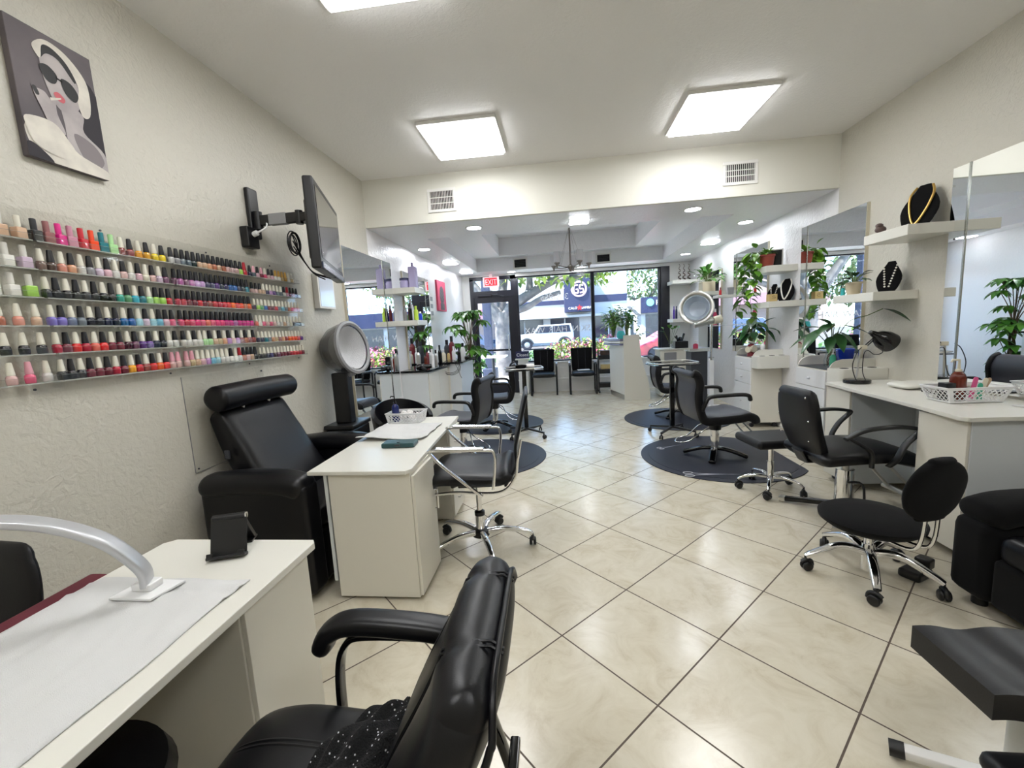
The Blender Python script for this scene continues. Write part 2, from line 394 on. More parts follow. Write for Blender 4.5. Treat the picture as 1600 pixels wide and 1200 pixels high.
obj('door_closer', G().box(-1.78, -1.45, FY - .04, FY + .03, 2.22, 2.28, .01).tube([(-1.5, FY - .02, 2.25), (-1.3, FY - .18, 2.25), (-1.15, FY + .0, 2.2)], .008), 'frame', d)
obj('push_bar', G().tube([(-1.12, FY - .0, 1.0), (-1.12, FY - .04, 1.02), (-1.12, FY - .04, 1.32), (-1.12, FY - .0, 1.34)], .012), 'steel', d)
st('trim_3', G().box(2.24, 2.42, FY - .02, FY + .12, 0.66, 2.66), 'frame')
st('trim_4', G().box(-0.9, 2.44, FY - .03, FY + .02, 2.62, 2.68, .004), 'white')
# lettering on the panes, read from the street
def lettering(txt, x, z, size, label, cx=1.0):
    o = obj('window_lettering', G(Matrix.Translation((x, FY + .045, z)) @ Matrix.Rotation(PI, 4, 'Z') @ Matrix.Rotation(PI / 2, 4, 'X')).text(txt, size, .001, cx=cx), 'vinyllet')
    tag(o, label, 'lettering')
lettering('305-856', -0.05, 2.06, .19, 'white telephone number lettered on the big pane, seen reversed')
lettering('SKIN', .52, 1.34, .19, 'white word SKIN lettered on the pane, nearest the mullion, seen reversed')
lettering('HAIR', .0, 1.34, .19, 'white word HAIR lettered on the pane between the two others, seen reversed')
lettering('WAX', -.52, 1.34, .19, 'white word WAX lettered on the pane, nearest the door, seen reversed')
# ---------------------------------------------------------------- ceiling lights and vents
def troffer(x, y, label):
    t = thing('ceiling_panel_light', label, 'ceiling light', (x, y, CZ), 0, 'square panel lights on the main ceiling')
    g = G()
    for a in ((-.335, .335, -.36, -.33), (-.335, .335, .33, .36), (-.335, -.305, -.33, .33), (.305, .335, -.33, .33)): g.box(a[0], a[1], a[2], a[3], -.028, 0, .003)
    obj('frame', g, 'white', t)
    obj('diffuser', G().box(-.312, .312, -.337, .337, -.048, -.012, .004), 'panel', t)
troffer(-.77, 3.97, 'square glowing panel light left of the ceiling centre, above the chrome chair')
troffer(1.40, 3.97, 'square glowing panel light right of the ceiling centre, towards the mirrors')
troffer(-.80, 1.98, 'square glowing panel light cut by the top edge of the photo')
for x_, y_ in ((1.40, -.35), (-.80, -.35)): troffer(x_, y_, 'added fill panel light, unseen on the ceiling behind the camera, %s side' % ('right' if x_ > 0 else 'left'))  # unseen fill panels, added to light the desk sides and ceiling
def downlight(x, y, label):
    t = thing('recessed_downlight', label, 'ceiling light', (x, y, SZ), 0, 'round recessed downlights in the front ceiling')
    obj('trim_ring', G().lathe([(.105, -.004), (.085, -.006), (.08, 0), (.105, 0)], 28), 'white', t)
    obj('lamp_lens', G().lathe([(0.0, -.008), (.055, -.006), (.08, .0), (0.0, .001)], 24), 'down', t)
downlight(-.95, 5.15, 'round recessed downlight beside the tray edge, above the left styling chairs')
downlight(1.56, 5.13, 'round recessed downlight near the soffit, above the right styling chair')
downlight(-1.90, 6.18, 'round recessed downlight close to the left wall, over the left mirrors')
downlight(2.50, 6.04, 'round recessed downlight close to the right wall, over the potted plant shelf')
downlight(-.95, 9.27, 'round recessed downlight right beside the glass door header')
downlight(.55, 9.27, 'added round fill downlight above the nearer mullion of the shop window')  # extra lamp added to brighten the front of the room
downlight(2.45, 8.49, 'starry round recessed downlight over the far right corner shelves')
def sqlight(x, y, label, w=.11, l=.11):
    t = thing('square_ceiling_light', label, 'ceiling light', (x, y, SZ), 0, 'small square lights in the front ceiling')
    obj('trim_frame', G().box(-w - .012, w + .012, -l - .012, l + .012, -.006, 0, .002), 'white', t)
    obj('lens', G().box(-w, w, -l, l, -.014, -.005, .003), 'sqlens', t)
sqlight(.30, 5.25, 'small square light just above the chandelier', .11, .10)
sqlight(-1.86, 7.56, 'small square light along the left wall, nearer one of two')
sqlight(-1.86, 8.85, 'small square light along the left wall, farthest one by the door')
sqlight(2.53, 7.42, 'small square light along the right wall above the hood dryer')
def vent(x, y, z, w, h, label, ng, dk='dark'):
    t = thing('air_vent', label, 'vent', (x, y, z), 0, 'air vents')
    obj('frame', G().box(-w / 2 - .03, w / 2 + .03, -.012, 0, -h / 2 - .03, -h / 2, .003).box(-w / 2 - .03, w / 2 + .03, -.012, 0, h / 2, h / 2 + .03, .003).box(-w / 2 - .03, -w / 2, -.012, 0, -h / 2, h / 2, .003).box(w / 2, w / 2 + .03, -.012, 0, -h / 2, h / 2, .003), 'white', t)
    obj('painted_duct_shade', G().box(-w / 2, w / 2, -.003, -.001, -h / 2, h / 2), dk, t)  # flat dark sheet, painted as the shade inside the duct
    g = G()
    if ng > 0:
        for i in range(ng): g.box(-w / 2 + w * (i + .35) / ng, -w / 2 + w * (i + .6) / ng, -.011, -.003, -h / 2, h / 2)
        g.box(-w / 2, w / 2, -.007, -.003, -h * .18, -h * .14).box(-w / 2, w / 2, -.007, -.003, h * .14, h * .18)
    else:
        for i in range(5): g.box(-w / 2, w / 2, -.011, -.003, -h / 2 + h * (i + .4) / 5, -h / 2 + h * (i + .5) / 5)
    obj('grille', g, 'white' if ng > 0 else 'dgrey', t)
vent(-1.215, SY, 2.915, .26, .19, 'white louvred vent on the soffit, at its left end', 15)
vent(1.905, SY, 2.915, .28, .17, 'white louvred vent on the soffit, at its right end', 15)
vent(-.73, 9.0, 2.815, .24, .16, 'dark vent on the far tray face, left of the chandelier', 0)
vent(.98, 9.0, 2.80, .25, .14, 'dark vent on the far tray face, right of the chandelier', 0)
# chandelier
ch = thing('chandelier', 'dark nickel chandelier with clear glass cylinder shades hanging from the tray', 'chandelier', (.24, 7.0, 2.40))
g = G().lathe([(.0, -.07), (.02, -.06), (.028, -.03), (.05, -.01), (.05, .015), (.03, .03), (.012, .05), (.012, .62), (.03, .64), (.055, .66), (.055, .68), (.02, .70), (.012, .72), (0, .73)], 16)
g.tube([(.0 + .03 * math.cos(a), 0, .76 + .035 * math.sin(a)) for a in [2 * PI * i / 14 for i in range(14)]], .006, closed=True).cyl((0, 0, .79), (0, 0, .89), .006).lathe([(.06, .88), (.06, .9)], 18)
obj('stem', g, 'bronze', ch)
for i in range(5):
    a = 2 * PI * i / 5 + .15; c, s_ = math.cos(a), math.sin(a); R_ = .30
    ar = obj('arm', G().tube(spl([(.03 * c, .03 * s_, 0), (R_ * .5 * c, R_ * .5 * s_, .0), (R_ * c, R_ * s_, .02)], 4), .008).lathe([(0, -.03), (.015, -.02), (.012, .0), (.03, .03), (.045, .04), (.045, .055), (0, .056)], 14, R_ * c, R_ * s_).cyl((.7 * R_ * c, .7 * R_ * s_, .01), (0.01 * c, .01 * s_, .62), .0015, n=5), 'bronze', ch)
    obj('glass_shade', G().lathe([(.042, .056), (.052, .06), (.052, .22), (.047, .22), (.047, .064), (.0, .062)], 18, R_ * c, R_ * s_), 'frost', ar)
# exit sign
ex = thing('exit_sign', 'red illuminated EXIT sign hanging over the glass door', 'sign', (-1.43, 9.40, 2.52))
obj('housing', G().box(-.18, .18, -.02, .02, -.11, .11, .01).box(-.03, .03, -.02, .02, .11, .18), 'exitw', ex)
obj('face', G().box(-.14, .14, -.026, -.02, -.085, .085, .004), 'exitred', ex)
obj('lettering', G(Matrix.Translation((0, -.027, -.062)) @ Matrix.Rotation(PI / 2, 4, 'X')).text('EXIT', .17, .002, cx=.74), 'exitw', ex)
# ---------------------------------------------------------------- left wall: portrait canvas
pc = thing('canvas_print', 'black and white canvas of a woman in a towel turban and dark sunglasses', 'picture', (LX, 1.738, 2.535), PI / 2)
# local frame: X along the wall (+X = away from the door = deeper), -Y out of the wall
W2, H2 = .155, .265
obj('canvas', G().box(-W2, W2, -.03, 0, -H2, H2, .003), mat('canvas_grey', sr(112, 104, 106), .7, vary=(sr(88, 82, 86), 3)), pc)
def flat(pts, lift, n=1):
    """closed outline given in 0..1 canvas coordinates (x right, y down) as a smooth thin patch of paint"""
    P = [Vector((-W2 + 2 * W2 * x, H2 - 2 * H2 * y, 0)) for x, y in pts]
    P = spl(P, 5, True) if n else P
    P = [Vector((min(max(p.x, -W2), W2), min(max(p.y, -H2), H2), 0)) for p in P]
    g = G(); g.add([(p.x, -.0302 - lift * .0004, p.y) for p in P], [list(range(len(P)))]); return g.b
art = G()
cols = ['dk', 'skin', 'tw', 'blk', 'lip', 'mid']
pm = [mat('print_dark', sr(44, 40, 46), .7), mat('print_skin', sr(186, 178, 176), .7, vary=(sr(160, 152, 152), 9)), mat('print_towel', sr(222, 216, 204), .7, vary=(sr(204, 198, 188), 14)), mat('print_black', sr(18, 16, 18), .5), mat('print_lips', sr(196, 96, 104), .6), mat('print_mid', sr(130, 122, 124), .7)]
def paint(ci, lift, pts, n=1):
    tb = flat(pts, lift, n); V = {}
    for f in tb.faces:
        nf = art.b.faces.new([art.b.verts.new(v.co) for v in f.verts]); nf.material_index = ci
    tb.free()
paint(0, 1, [(.62, .22), (1.0, .3), (1, .95), (.82, .9), (.7, .6)])                                     # dark hair / background right
paint(1, 2, [(.5, .46), (.76, .52), (.74, .66), (.98, .78), (1.0, .95), (.72, .95), (.52, .8), (.5, .66)])  # neck and shoulder
paint(5, 3, [(.6, .7), (.85, .74), (.96, .86), (.8, .95), (.66, .86)])
paint(2, 4, [(.02, .76), (.3, .72), (.5, .78), (.62, .86), (.99, .93), (.99, 1), (.1, 1), (.04, .92)])       # towel wrap
paint(1, 5, [(.36, .16), (.6, .16), (.76, .3), (.74, .46), (.6, .56), (.45, .54), (.36, .42), (.32, .28)])   # face
paint(3, 6, [(.34, .2), (.38, .1), (.56, .1), (.72, .2), (.72, .28), (.56, .16), (.42, .15)])                # hair line
paint(2, 7, [(.26, .13), (.42, .05), (.66, .08), (.86, .2), (.9, .34), (.86, .5), (.76, .53), (.72, .42), (.76, .3), (.66, .16), (.5, .09), (.38, .1), (.34, .2), (.3, .2)])  # turban
paint(3, 8, [(.3, .27), (.4, .24), (.5, .29), (.46, .36), (.36, .36)])                                       # left lens
paint(3, 8, [(.54, .3), (.66, .3), (.74, .37), (.68, .44), (.57, .4)])                                       # right lens
paint(3, 8, [(.48, .3), (.56, .31), (.56, .325), (.48, .315)], 0)
paint(4, 9, [(.42, .44), (.48, .42), (.55, .455), (.52, .49), (.45, .48)])                                   # lips
paint(2, 10, [(.36, .49), (.5, .455), (.5, .467), (.37, .51)], 0)                                           # lip pencil
paint(1, 9, [(.18, .47), (.3, .46), (.36, .5), (.42, .5), (.42, .6), (.48, .74), (.32, .72), (.24, .6), (.2, .54)])  # hand and wrist
paint(3, 10, [(.17, .46), (.21, .45), (.24, .5), (.2, .51)])
paint(2, 11, [(.02, .78), (.04, .7), (.34, .68), (.5, .78), (.56, .86), (.4, .94), (.1, .9)])
paint(0, 5, [(.0, .9), (.1, .9), (.28, 1), (0, 1)])
obj('print', art, pm, pc, fixn=False)
# ---------------------------------------------------------------- polish racks
ZR = [1.925, 1.812, 1.70, 1.587, 1.474, 1.36]
def rack(y0, y1, label, zt=2.06, zb=1.31):
    t = thing('polish_rack', label, 'rack', (LX, y0, 0), 0, 'clear acrylic polish racks')
    w = y1 - y0
    obj('back_panel', G().box(.004, .008, .0, w, zb, zt, .001), 'acryl', t)
    for z in ZR:
        g = G().box(.008, .060, .004, w - .004, z - .005, z - .001).box(.057, .060, .004, w - .004, z - .001, z + .022)
        sh = obj('shelf', g, 'acryl', t)
        obj('shelf_edge', G().box(.060, .0615, .004, w - .004, z - .006, z - .001).box(.0570, .0605, .004, w - .004, z + .0220, z + .0228), 'acryledge', sh)
    for yy in (.0, w - .003):
        obj('end_panel', G().prism([(.008, zt - .12), (.03, zt - .1), (.062, zt - .16), (.062, zb + .02), (.008, zb + .02)], yy, yy + .003, 'y'), 'acryl', t)
    obj('wall_screw', G().cyl((.008, w * .5, zt - .03), (.012, w * .5, zt - .03), .005, n=10), 'dgrey', t)
    obj('wall_screw', G().cyl((.008, w * .9, zb + .02), (.012, w * .9, zb + .02), .005, n=10), 'dgrey', t)
rack(.93, 1.520, 'clear acrylic polish rack cut by the left edge of the photo')
rack(1.525, 2.125, 'clear acrylic polish rack with alternating white and black caps')
rack(2.130, 2.720, 'clear acrylic polish rack filled mostly with black caps, red and pink rows')
rack(2.725, 3.270, 'clear acrylic polish rack of tiny bottles nearest the television')
lp = thing('clear_wall_panel', 'clear plastic sheet screwed to the wall below the polish racks', 'wall panel', (LX, 2.13, .74))
obj('sheet', G().box(.002, .005, 0, .66, 0, .56, .001), glassy('thin_sheet', (.985, .985, .98, 1), .97), lp)
obj('screw', G().cyl((.004, .64, .53), (.009, .64, .53), .006, n=10), 'dgrey', lp)
obj('screw', G().cyl((.004, .02, .02), (.009, .02, .02), .005, n=10), 'dgrey', lp)
obj('sheet_edge', G().box(.001, .006, -.0015, 0, 0, .56).box(.001, .006, 0, .66, -.0015, 0), 'grey', lp)
def bottle_proto():
    o = obj('nail_polish', G().lathe([(.0, 0), (.0145, .0), (.016, .003), (.0168, .02), (.0155, .031), (.009, .037), (.0065, .040), (0, .0402)], 12), 'body')
    c = obj('cap', G().lathe([(.0122, .036), (.0125, .040), (.0088, .083), (.0074, .086), (0, .0865)], 12), 'cap', o)
    return o
pr_ = bottle_proto()
def boxy_proto():
    o = obj('gel_polish', G().box(-.0165, .0165, -.0165, .0165, 0, .042, .004), 'body')
    obj('cap', G().lathe([(.0095, .040), (.0095, .083), (.008, .085), (0, .0855)], 12), 'cap', o)
    return o
bx_ = boxy_proto()
COL = dict(charcoal=(40, 42, 46), rosewood=(150, 96, 96), magenta=(222, 40, 138), mauve=(198, 140, 160), red=(196, 34, 50), orange=(238, 78, 38), teal=(28, 120, 132), mint=(176, 224, 160), burgundy=(132, 52, 50), brick=(150, 60, 60), amber=(240, 166, 24), mustard=(222, 164, 30), yellow=(240, 212, 20), silver=(190, 190, 190), grey=(150, 150, 156), slate=(112, 124, 134), steelblue=(92, 106, 116), darkgreen=(34, 52, 54), nude=(206, 172, 144), peach=(216, 160, 124), copper=(180, 110, 82), blush=(214, 176, 172), lime=(160, 208, 90), clear=(214, 214, 208), taupe=(120, 96, 86), brown=(84, 66, 58), salmon=(222, 148, 128), coral=(228, 112, 96), pearl=(208, 206, 200), lavender=(206, 186, 206), pink=(222, 180, 192), cream=(226, 222, 200), plum=(110, 62, 92), orchid=(176, 96, 160), violet=(104, 60, 150), lilac=(186, 140, 196), indigo=(46, 40, 92), purple=(90, 44, 130), navy=(28, 34, 66), blue=(30, 92, 168), sky=(110, 180, 206), black=(18, 18, 22), jade=(50, 160, 140), aqua=(40, 176, 198), green=(80, 150, 100), wine=(110, 20, 44), crimson=(176, 20, 52), scarlet=(222, 40, 44), tangerine=(240, 100, 34), periwinkle=(122, 108, 196), dusk=(108, 120, 150), ink=(26, 28, 44), cobalt=(24, 104, 170), ice=(150, 200, 212), rose=(222, 90, 126), hotpink=(226, 50, 120), fuchsia=(196, 24, 124), blackcherry=(60, 16, 36), sand=(200, 180, 140), gold=(190, 150, 70), white=(232, 230, 222), glitter=(188, 160, 160))
# rows of racks two, three and four: colour names, cap pattern (w white, k black, s same colour, c clear, g gold, p pink, r red)
R = {
 (1, 0): ('charcoal rosewood magenta mauve red orange teal mint burgundy brick amber mustard yellow yellow', 'ssssssssWKWKWK'.lower()),
 (1, 1): ('taupe brown salmon peach pearl grey lavender pink clear blush clear pink cream blush lavender plum', 'wkwkwkwkwkwkwkwk'),
 (1, 2): ('black black black black black black black black jade green aqua teal mint lime lime red', 'wkwkwkwkwkwkwkkk'),
 (1, 3): ('periwinkle periwinkle dusk slate ink ink navy navy cobalt blue ice lavender ice sky pink rose', 'wkwkwkwkwkwkwkkk'),
 (1, 4): ('crimson wine scarlet crimson coral scarlet wine wine blackcherry plum purple violet navy ink clear clear', 'wkwkwkwkwkwkwkwk'),
 (1, 5): ('black black charcoal wine wine wine crimson wine amber red brick scarlet tangerine scarlet blush blush', 'wkwkwkwkwkwkwkpp'),
 (2, 0): ('silver grey slate steelblue darkgreen nude nude peach copper nude copper blush glitter blush lime red', 'kkkkkkkkkkkkkkkr'),
 (2, 1): ('plum orchid plum orchid lilac lilac indigo indigo purple navy indigo blue blue navy darkgreen teal', 'k' * 16),
 (2, 2): ('crimson crimson wine wine red wine brick red crimson red scarlet tangerine scarlet orange copper tangerine', 'k' * 16),
 (2, 3): ('rose crimson rose hotpink rose coral rose hotpink hotpink fuchsia fuchsia orchid fuchsia fuchsia fuchsia fuchsia', 'k' * 16),
 (2, 4): ('pearl clear pearl clear mint mint nude sand peach lilac blush lilac rosewood copper rosewood burgundy', 'kwkwwkwkwkwkwkwk'),
 (2, 5): ('blush sand nude pink lilac sky ice pearl pearl white white pearl copper blush nude black', 'ppwwwwwwwkwrkkkk'),
 (3, 0): ('navy steelblue pink wine rose blush pink white white sand gold white sand white', 'kpkpwkkggggwcc'),
 (3, 1): ('blush blush nude nude indigo lilac purple slate slate pearl mauve wine mauve plum', 'kkkwwwwwwkrkkk'),
 (3, 2): ('navy lime green blue wine wine red slate sky slate copper rose rose red', 'w' * 14),
 (3, 3): ('coral white rose blush rose blush pearl pearl nude pearl cream black black black', 'w' * 14),
 (3, 4): ('navy navy teal slate peach sand rosewood peach brick tangerine orange orange red purple', 'w' * 14),
 (3, 5): ('charcoal black navy indigo blackcherry plum wine wine wine crimson red red crimson wine', 'w' * 14),
 (0, 0): ('blush nude nude', 'ccw'), (0, 1): ('pearl white lavender', 'wcc'), (0, 2): ('white white lime', 'wcc'),
 (0, 3): ('copper salmon nude', 'www'), (0, 4): ('black black black', 'www'), (0, 5): ('blush rose pearl', 'wpw'),
}
SPAN = {0: (1.38, 1.495), 1: (1.547, 2.10), 2: (2.152, 2.698), 3: (2.748, 3.245)}
CAPC = {'w': (226, 222, 206), 'k': (22, 22, 26), 'c': (214, 212, 204), 'g': (190, 146, 60), 'p': (222, 160, 172), 'r': (170, 30, 44)}
CN = {'w': 'white', 'k': 'black', 's': 'matching', 'c': 'clear', 'g': 'gold', 'p': 'pink', 'r': 'red'}
RN = ['top', 'second', 'third', 'fourth', 'fifth', 'bottom']
ORD = 'first second third fourth fifth sixth seventh eighth ninth tenth eleventh twelfth thirteenth fourteenth fifteenth sixteenth'.split()
KN = ['leftmost', 'alternating-cap', 'black-capped', 'rightmost']
for (k, r), (cs, cp) in sorted(R.items()):
    cl = cs.split(); n = len(cl); a, b = SPAN[k]
    for i, c in enumerate(cl):
        src = bx_ if (k == 1 and r == 0 and i < 8) or (k == 0 and r < 3) else pr_
        o = dup(src, loc=(LX + .0335, a + (b - a) * i / (n - 1), ZR[r] - .0008), rz=random.uniform(-.2, .2))
        rgb = COL[c]; o.color = sr(*rgb)
        sc_ = .86 if k == 3 else (1.06 if src is bx_ else 1.0)
        o.scale = (sc_, sc_, sc_)
        ch_ = o.children[0]; ch_.color = sr(*(rgb if cp[i] == 's' else CAPC[cp[i]]))
        tag(o, '%s nail polish, %s cap, %s along the %s row of the %s rack' % (c, CN[cp[i]], ORD[i] if i < 16 else str(i), RN[r], KN[k]), 'nail polish', 'nail polish bottles on the wall racks')
for o in (pr_, bx_):
    for c in list(o.children): bpy.data.objects.remove(c)
    bpy.data.objects.remove(o)
# ---------------------------------------------------------------- television on its bracket
tv = thing('television', 'flat television on a swing arm, tilted down from the left wall', 'television', (-1.70, 3.09, 2.215), math.atan2(.92, -.27))
tv.rotation_euler = (math.radians(0), 0, math.atan2(.92, -.29))
# local X along the panel (towards the window), +Y towards the wall, -Y is the screen side
tv.rotation_euler = (0, 0, math.atan2(.90, -.31))
g = G().box(-.44, .43, -.035, .03, -.28, .30, .012).box(-.3, .3, .03, .065, -.2, .2, .015)
obj('casing', g, 'plastic', tv)
obj('screen', G().box(-.40, .39, -.038, -.035, -.205, .255), mat('tv_screen', sr(20, 20, 24), .06, spec=1.0, coat=1.0), tv)
obj('lower_bezel', G().box(-.43, .42, -.045, -.034, -.28, -.235, .006), mat('bezel_grey', sr(60, 66, 82), .2), tv)
br = thing('tv_wall_bracket', 'black folding wall bracket holding the television', 'bracket', (LX, 2.88, 2.32))
obj('wall_plate', G().box(0, .035, -.05, .05, -.12, .22, .012), 'plastic', br)
obj('arm', G().cyl((.05, 0, -.06), (.05, 0, .06), .03).box(.04, .36, -.018, .018, -.035, .035, .006).cyl((.36, 0, -.045), (.36, 0, .045), .025).box(.355, .44, -.02, .12, -.03, .03, .006), 'plastic', br)
obj('tape_wrap', G().box(.14, .27, -.021, .021, -.038, .038, .004), 'grey', br)
ob = thing('wall_outlet_box', 'open black outlet box with white plug beside the tv bracket', 'outlet', (LX, 2.80, 2.19))
obj('box', G().box(0, .06, -.055, .055, -.07, .07, .008), 'plastic', ob)
obj('plug', G().cyl((.06, 0, .02), (.09, .0, .03), .018).tube(spl([(.09, 0, .03), (.14, .03, .07), (.10, .09, .13), (.06, .1, .16)], 5), .006), 'wplast', ob)
cb = G()
for i in range(4):
    cb.tube([(-1.86 + .02 * math.sin(i), 2.93 + (.05 + .006 * i) * math.cos(a), 2.16 + (.06 + .008 * i) * math.sin(a)) for a in [2 * PI * j / 18 for j in range(18)]], .0045, 6, closed=True)
for i in range(3):
    cb.tube(spl([(-1.86, 2.93, 2.22 - .04 * i), (-1.83, 2.98 + .02 * i, 2.06 - .02 * i), (-1.79, 3.03 + .02 * i, 1.96), (-1.73 + .02 * i, 3.08 + .04 * i, 1.915 + .01 * i)], 7), .0045, 6)
tag(obj('coiled_cables', cb, 'plastic'), 'coil of black cables dangling behind the television', 'cables')
wb = thing('wall_display_box', 'small white framed box hung on the wall below the television', 'wall box', (LX, 3.55, 1.74))
obj('case', G().box(0, .05, 0, .27, 0, .30, .004), 'white', wb)
obj('face', G().box(.05, .052, .02, .25, .02, .28), mat('pale_blue_glass', sr(214, 222, 236), .08), wb)
# ---------------------------------------------------------------- mirrors, shelves and counter on the left wall
def mirror(name, x, y0, y1, z0, z1, sgn, label, strip=None, cols=1):
    """mirror glass on a side wall; sgn +1 = left wall (faces +X)"""
    t = thing(name, label, 'mirror', (x, y0, z0), 0, 'wall mirrors')
    w, h = y1 - y0, z1 - z0
    obj('backing', G().box(0, sgn * .026, 0, w, 0, h, .002), 'edge' , t)
    s0 = 0
    if strip: s0 = strip
    def pane(a, b):
        obj('mirror_glass', G().box(sgn * .026, sgn * .031, a + .002, b - .002, .002, h - .002), 'mirror', t)
    if strip:
        pane(0, strip) if strip > 0 else pane(w + strip, w)
        pane(strip, w) if strip > 0 else pane(0, w + strip)
        q = strip if strip > 0 else w + strip
        obj('joint_strip', G().box(sgn * .028, sgn * .036, q - .006, q + .006, 0, h), 'mirredge', t)
    else: pane(0, w)
    return t
mirror('wall_mirror', LX, 4.07, 5.30, .66, 2.38, 1, 'tall mirror on the left wall behind the hood dryer', -.26)
mirror('wall_mirror', LX, 5.72, 6.86, .98, 2.34, 1, 'left wall mirror behind the bottle shelves, above the black counter', -.2)
mirror('wall_mirror', RX, 3.98 + .32, 5.33, .86, 2.43, -1, 'mirror on the right wall behind the trailing pot and lamp', -.12)
mirror('wall_mirror', RX, 1.6, 3.46, .88, 2.42, -1, 'large mirror on the right wall above the white manicure desk', -.13)
mirror('wall_mirror', RX, 6.12, 7.22, .92, 2.44, -1, 'right wall mirror behind the trailing pothos', -.12)
mirror('wall_mirror', RX, 7.75, 8.9, .92, 2.30, -1, 'farthest right wall mirror beyond the hood dryer')
def box_shelf(x0, x1, y0, y1, z0, z1, label):
    tag(obj('box_shelf', G().box(x0, x1, y0, y1, z0, z1, .003), 'lamtop'), label, 'shelf', 'white floating box shelves')
box_shelf(LX, -1.80, 5.32, 5.72, 2.00, 2.07, 'upper white box shelf on the left wall with a lilac bottle')
box_shelf(LX, -1.80, 5.34, 5.74, 1.585, 1.65, 'lower white box shelf on the left wall with hair products')
box_shelf(2.52, RX, 3.42, 3.86, 1.985, 2.06, 'upper right box shelf carrying the black necklace bust')
box_shelf(2.52, RX, 3.72, 4.22, 1.535, 1.605, 'lower right box shelf with beige pot and pearl necklaces')
box_shelf(2.50, RX, 5.44, 5.86, 1.975, 2.05, 'upper white box shelf carrying the terracotta pot')
box_shelf(2.50, RX, 5.36, 5.80, 1.555, 1.625, 'lower white box shelf with two black necklace stands')
# red picture far left, small papers
rp = thing('canvas_print', 'pink and grey canvas hung on the left wall near the door', 'picture', (LX, 7.38, 1.86), 0)
obj('canvas', G().box(0, .035, 0, .54, 0, .54, .003), 'magenta', rp)
obj('print', G().lathe_el((.036, .27, .28), (.002, .14, .17), 20, 12).box(.0352, .037, .15, .4, .02, .14), mat('print_grey_bust', sr(96, 90, 96), .7, vary=(sr(50, 46, 52), 30)), rp)
nt_ = thing('paper_notice', 'small framed licence papers pinned beyond the far left mirror', 'notice', (LX, 6.95, 1.72))
obj('sheet', G().box(0, .01, 0, .2, 0, .42), 'white', nt_)
obj('print', G().box(.01, .011, .03, .17, .05, .12).box(.01, .011, .03, .17, .17, .24).box(.01, .011, .03, .17, .29, .36), 'grey', nt_)
# counter
ct = thing('hairdresser_counter', 'white cabinet with glossy black top under the left wall mirror', 'counter', (LX + .002, 5.42, 0))
obj('carcass', G().box(0, .36, 0, 1.0, 0.02, .955, .003), 'laminate2', ct)
obj('countertop', G().prism([(0, -.02), (.39, -.02), (.42, .3), (.42, 1.0), (0, 1.0)], .957, .985, 'z', .004), 'counter', ct)
obj('door', G().box(.361, .378, .02, .48, .06, .93, .002), 'lam', ct)
obj('door', G().box(.361, .378, .50, .98, .06, .93, .002), 'lam', ct)
ct2 = thing('hairdresser_counter', 'white deeper cabinet beyond the left mirror with a black edged top', 'counter', (LX + .002, 6.44, 0))
obj('carcass', G().box(0, .58, 0, .95, 0.02, .975, .003), 'laminate2', ct2)
obj('countertop', G().box(0, .62, -.02, .97, .977, 1.005, .004), 'counter', ct2)
obj('side_panel', G().box(.02, .40, -.012, -.0005, .1, .93, .002), 'lam', ct2)
def bottle(name, x, y, z, r, h, body, capm, label, neck=.35, caph=.2, pump=False, grp=None, cat='bottle', sq=False, cr=.5):
    g = G()
    hb = h * (1 - caph)
    if sq: g.box(-r, r, -r, r, 0, hb, r * .25)
    else: g.lathe([(0, 0), (r * .94, 0), (r, .004), (r, hb * .78), (r * .8, hb * .9), (r * neck, hb * .97), (r * neck, hb), (0, hb)], 18)
    t = obj(name, g, body); t.location = (x, y, z); tag(t, label, cat, grp)
    g = G()
    if pump: g.lathe([(r * .42, hb - .001), (r * .42, hb + h * .05), (r * .2, hb + h * .06), (r * .14, h), (0, h)], 14).tube([(0, 0, h - .004), (-r * 1.0, 0, h - .002), (-r * 1.15, 0, h - .016)], r * .16, 8)
    else: g.lathe([(r * cr, hb - .001), (r * cr, h - .003), (r * cr * .85, h), (0, h)], 16)
    obj('pump' if pump else 'cap', g, capm, t)
    return t
# products on the two left shelves
j = bottle('cream_jar', -1.99, 5.50, 2.07, .062, .14, 'lilac', 'navy', 'lilac jar with dark lid on the upper left shelf', 1.0, .2, cat='jar', cr=1.02)
bottle('shampoo_bottle', -1.87, 5.50, 2.07, .05, .33, 'lilac', 'lilac', 'tall lilac bottle beside the lidded jar', .3, .16, sq=True, cr=.34)
for i, (yy, xx, r, h, bm, cm, lb, pu) in enumerate([(5.5, -2.02, .028, .2, 'grey', 'grey', 'slim grey bottle at the left of the lower left shelf', 0), (5.5, -1.955, .022, .22, 'redw', 'plastic', 'thin dark red bottle on the lower left shelf', 0), (5.44, -1.925, .022, .23, 'gloss', 'plastic', 'thin black bottle next to the dark red one', 0), (5.5, -1.87, .03, .19, 'lime', 'lime', 'lime green bottle on the lower left shelf', 0), (5.62, -1.855, .03, .12, 'blue', 'wplast', 'short blue bottle behind the lime green one', 0), (5.68, -2.0, .04, .3, 'frost', 'wplast', 'tall pale bottle at the back of the lower left shelf', 0)]):
    bottle('hair_product_bottle', xx, yy, 1.65, r, h, bm, cm, lb, .5, .2, pu)
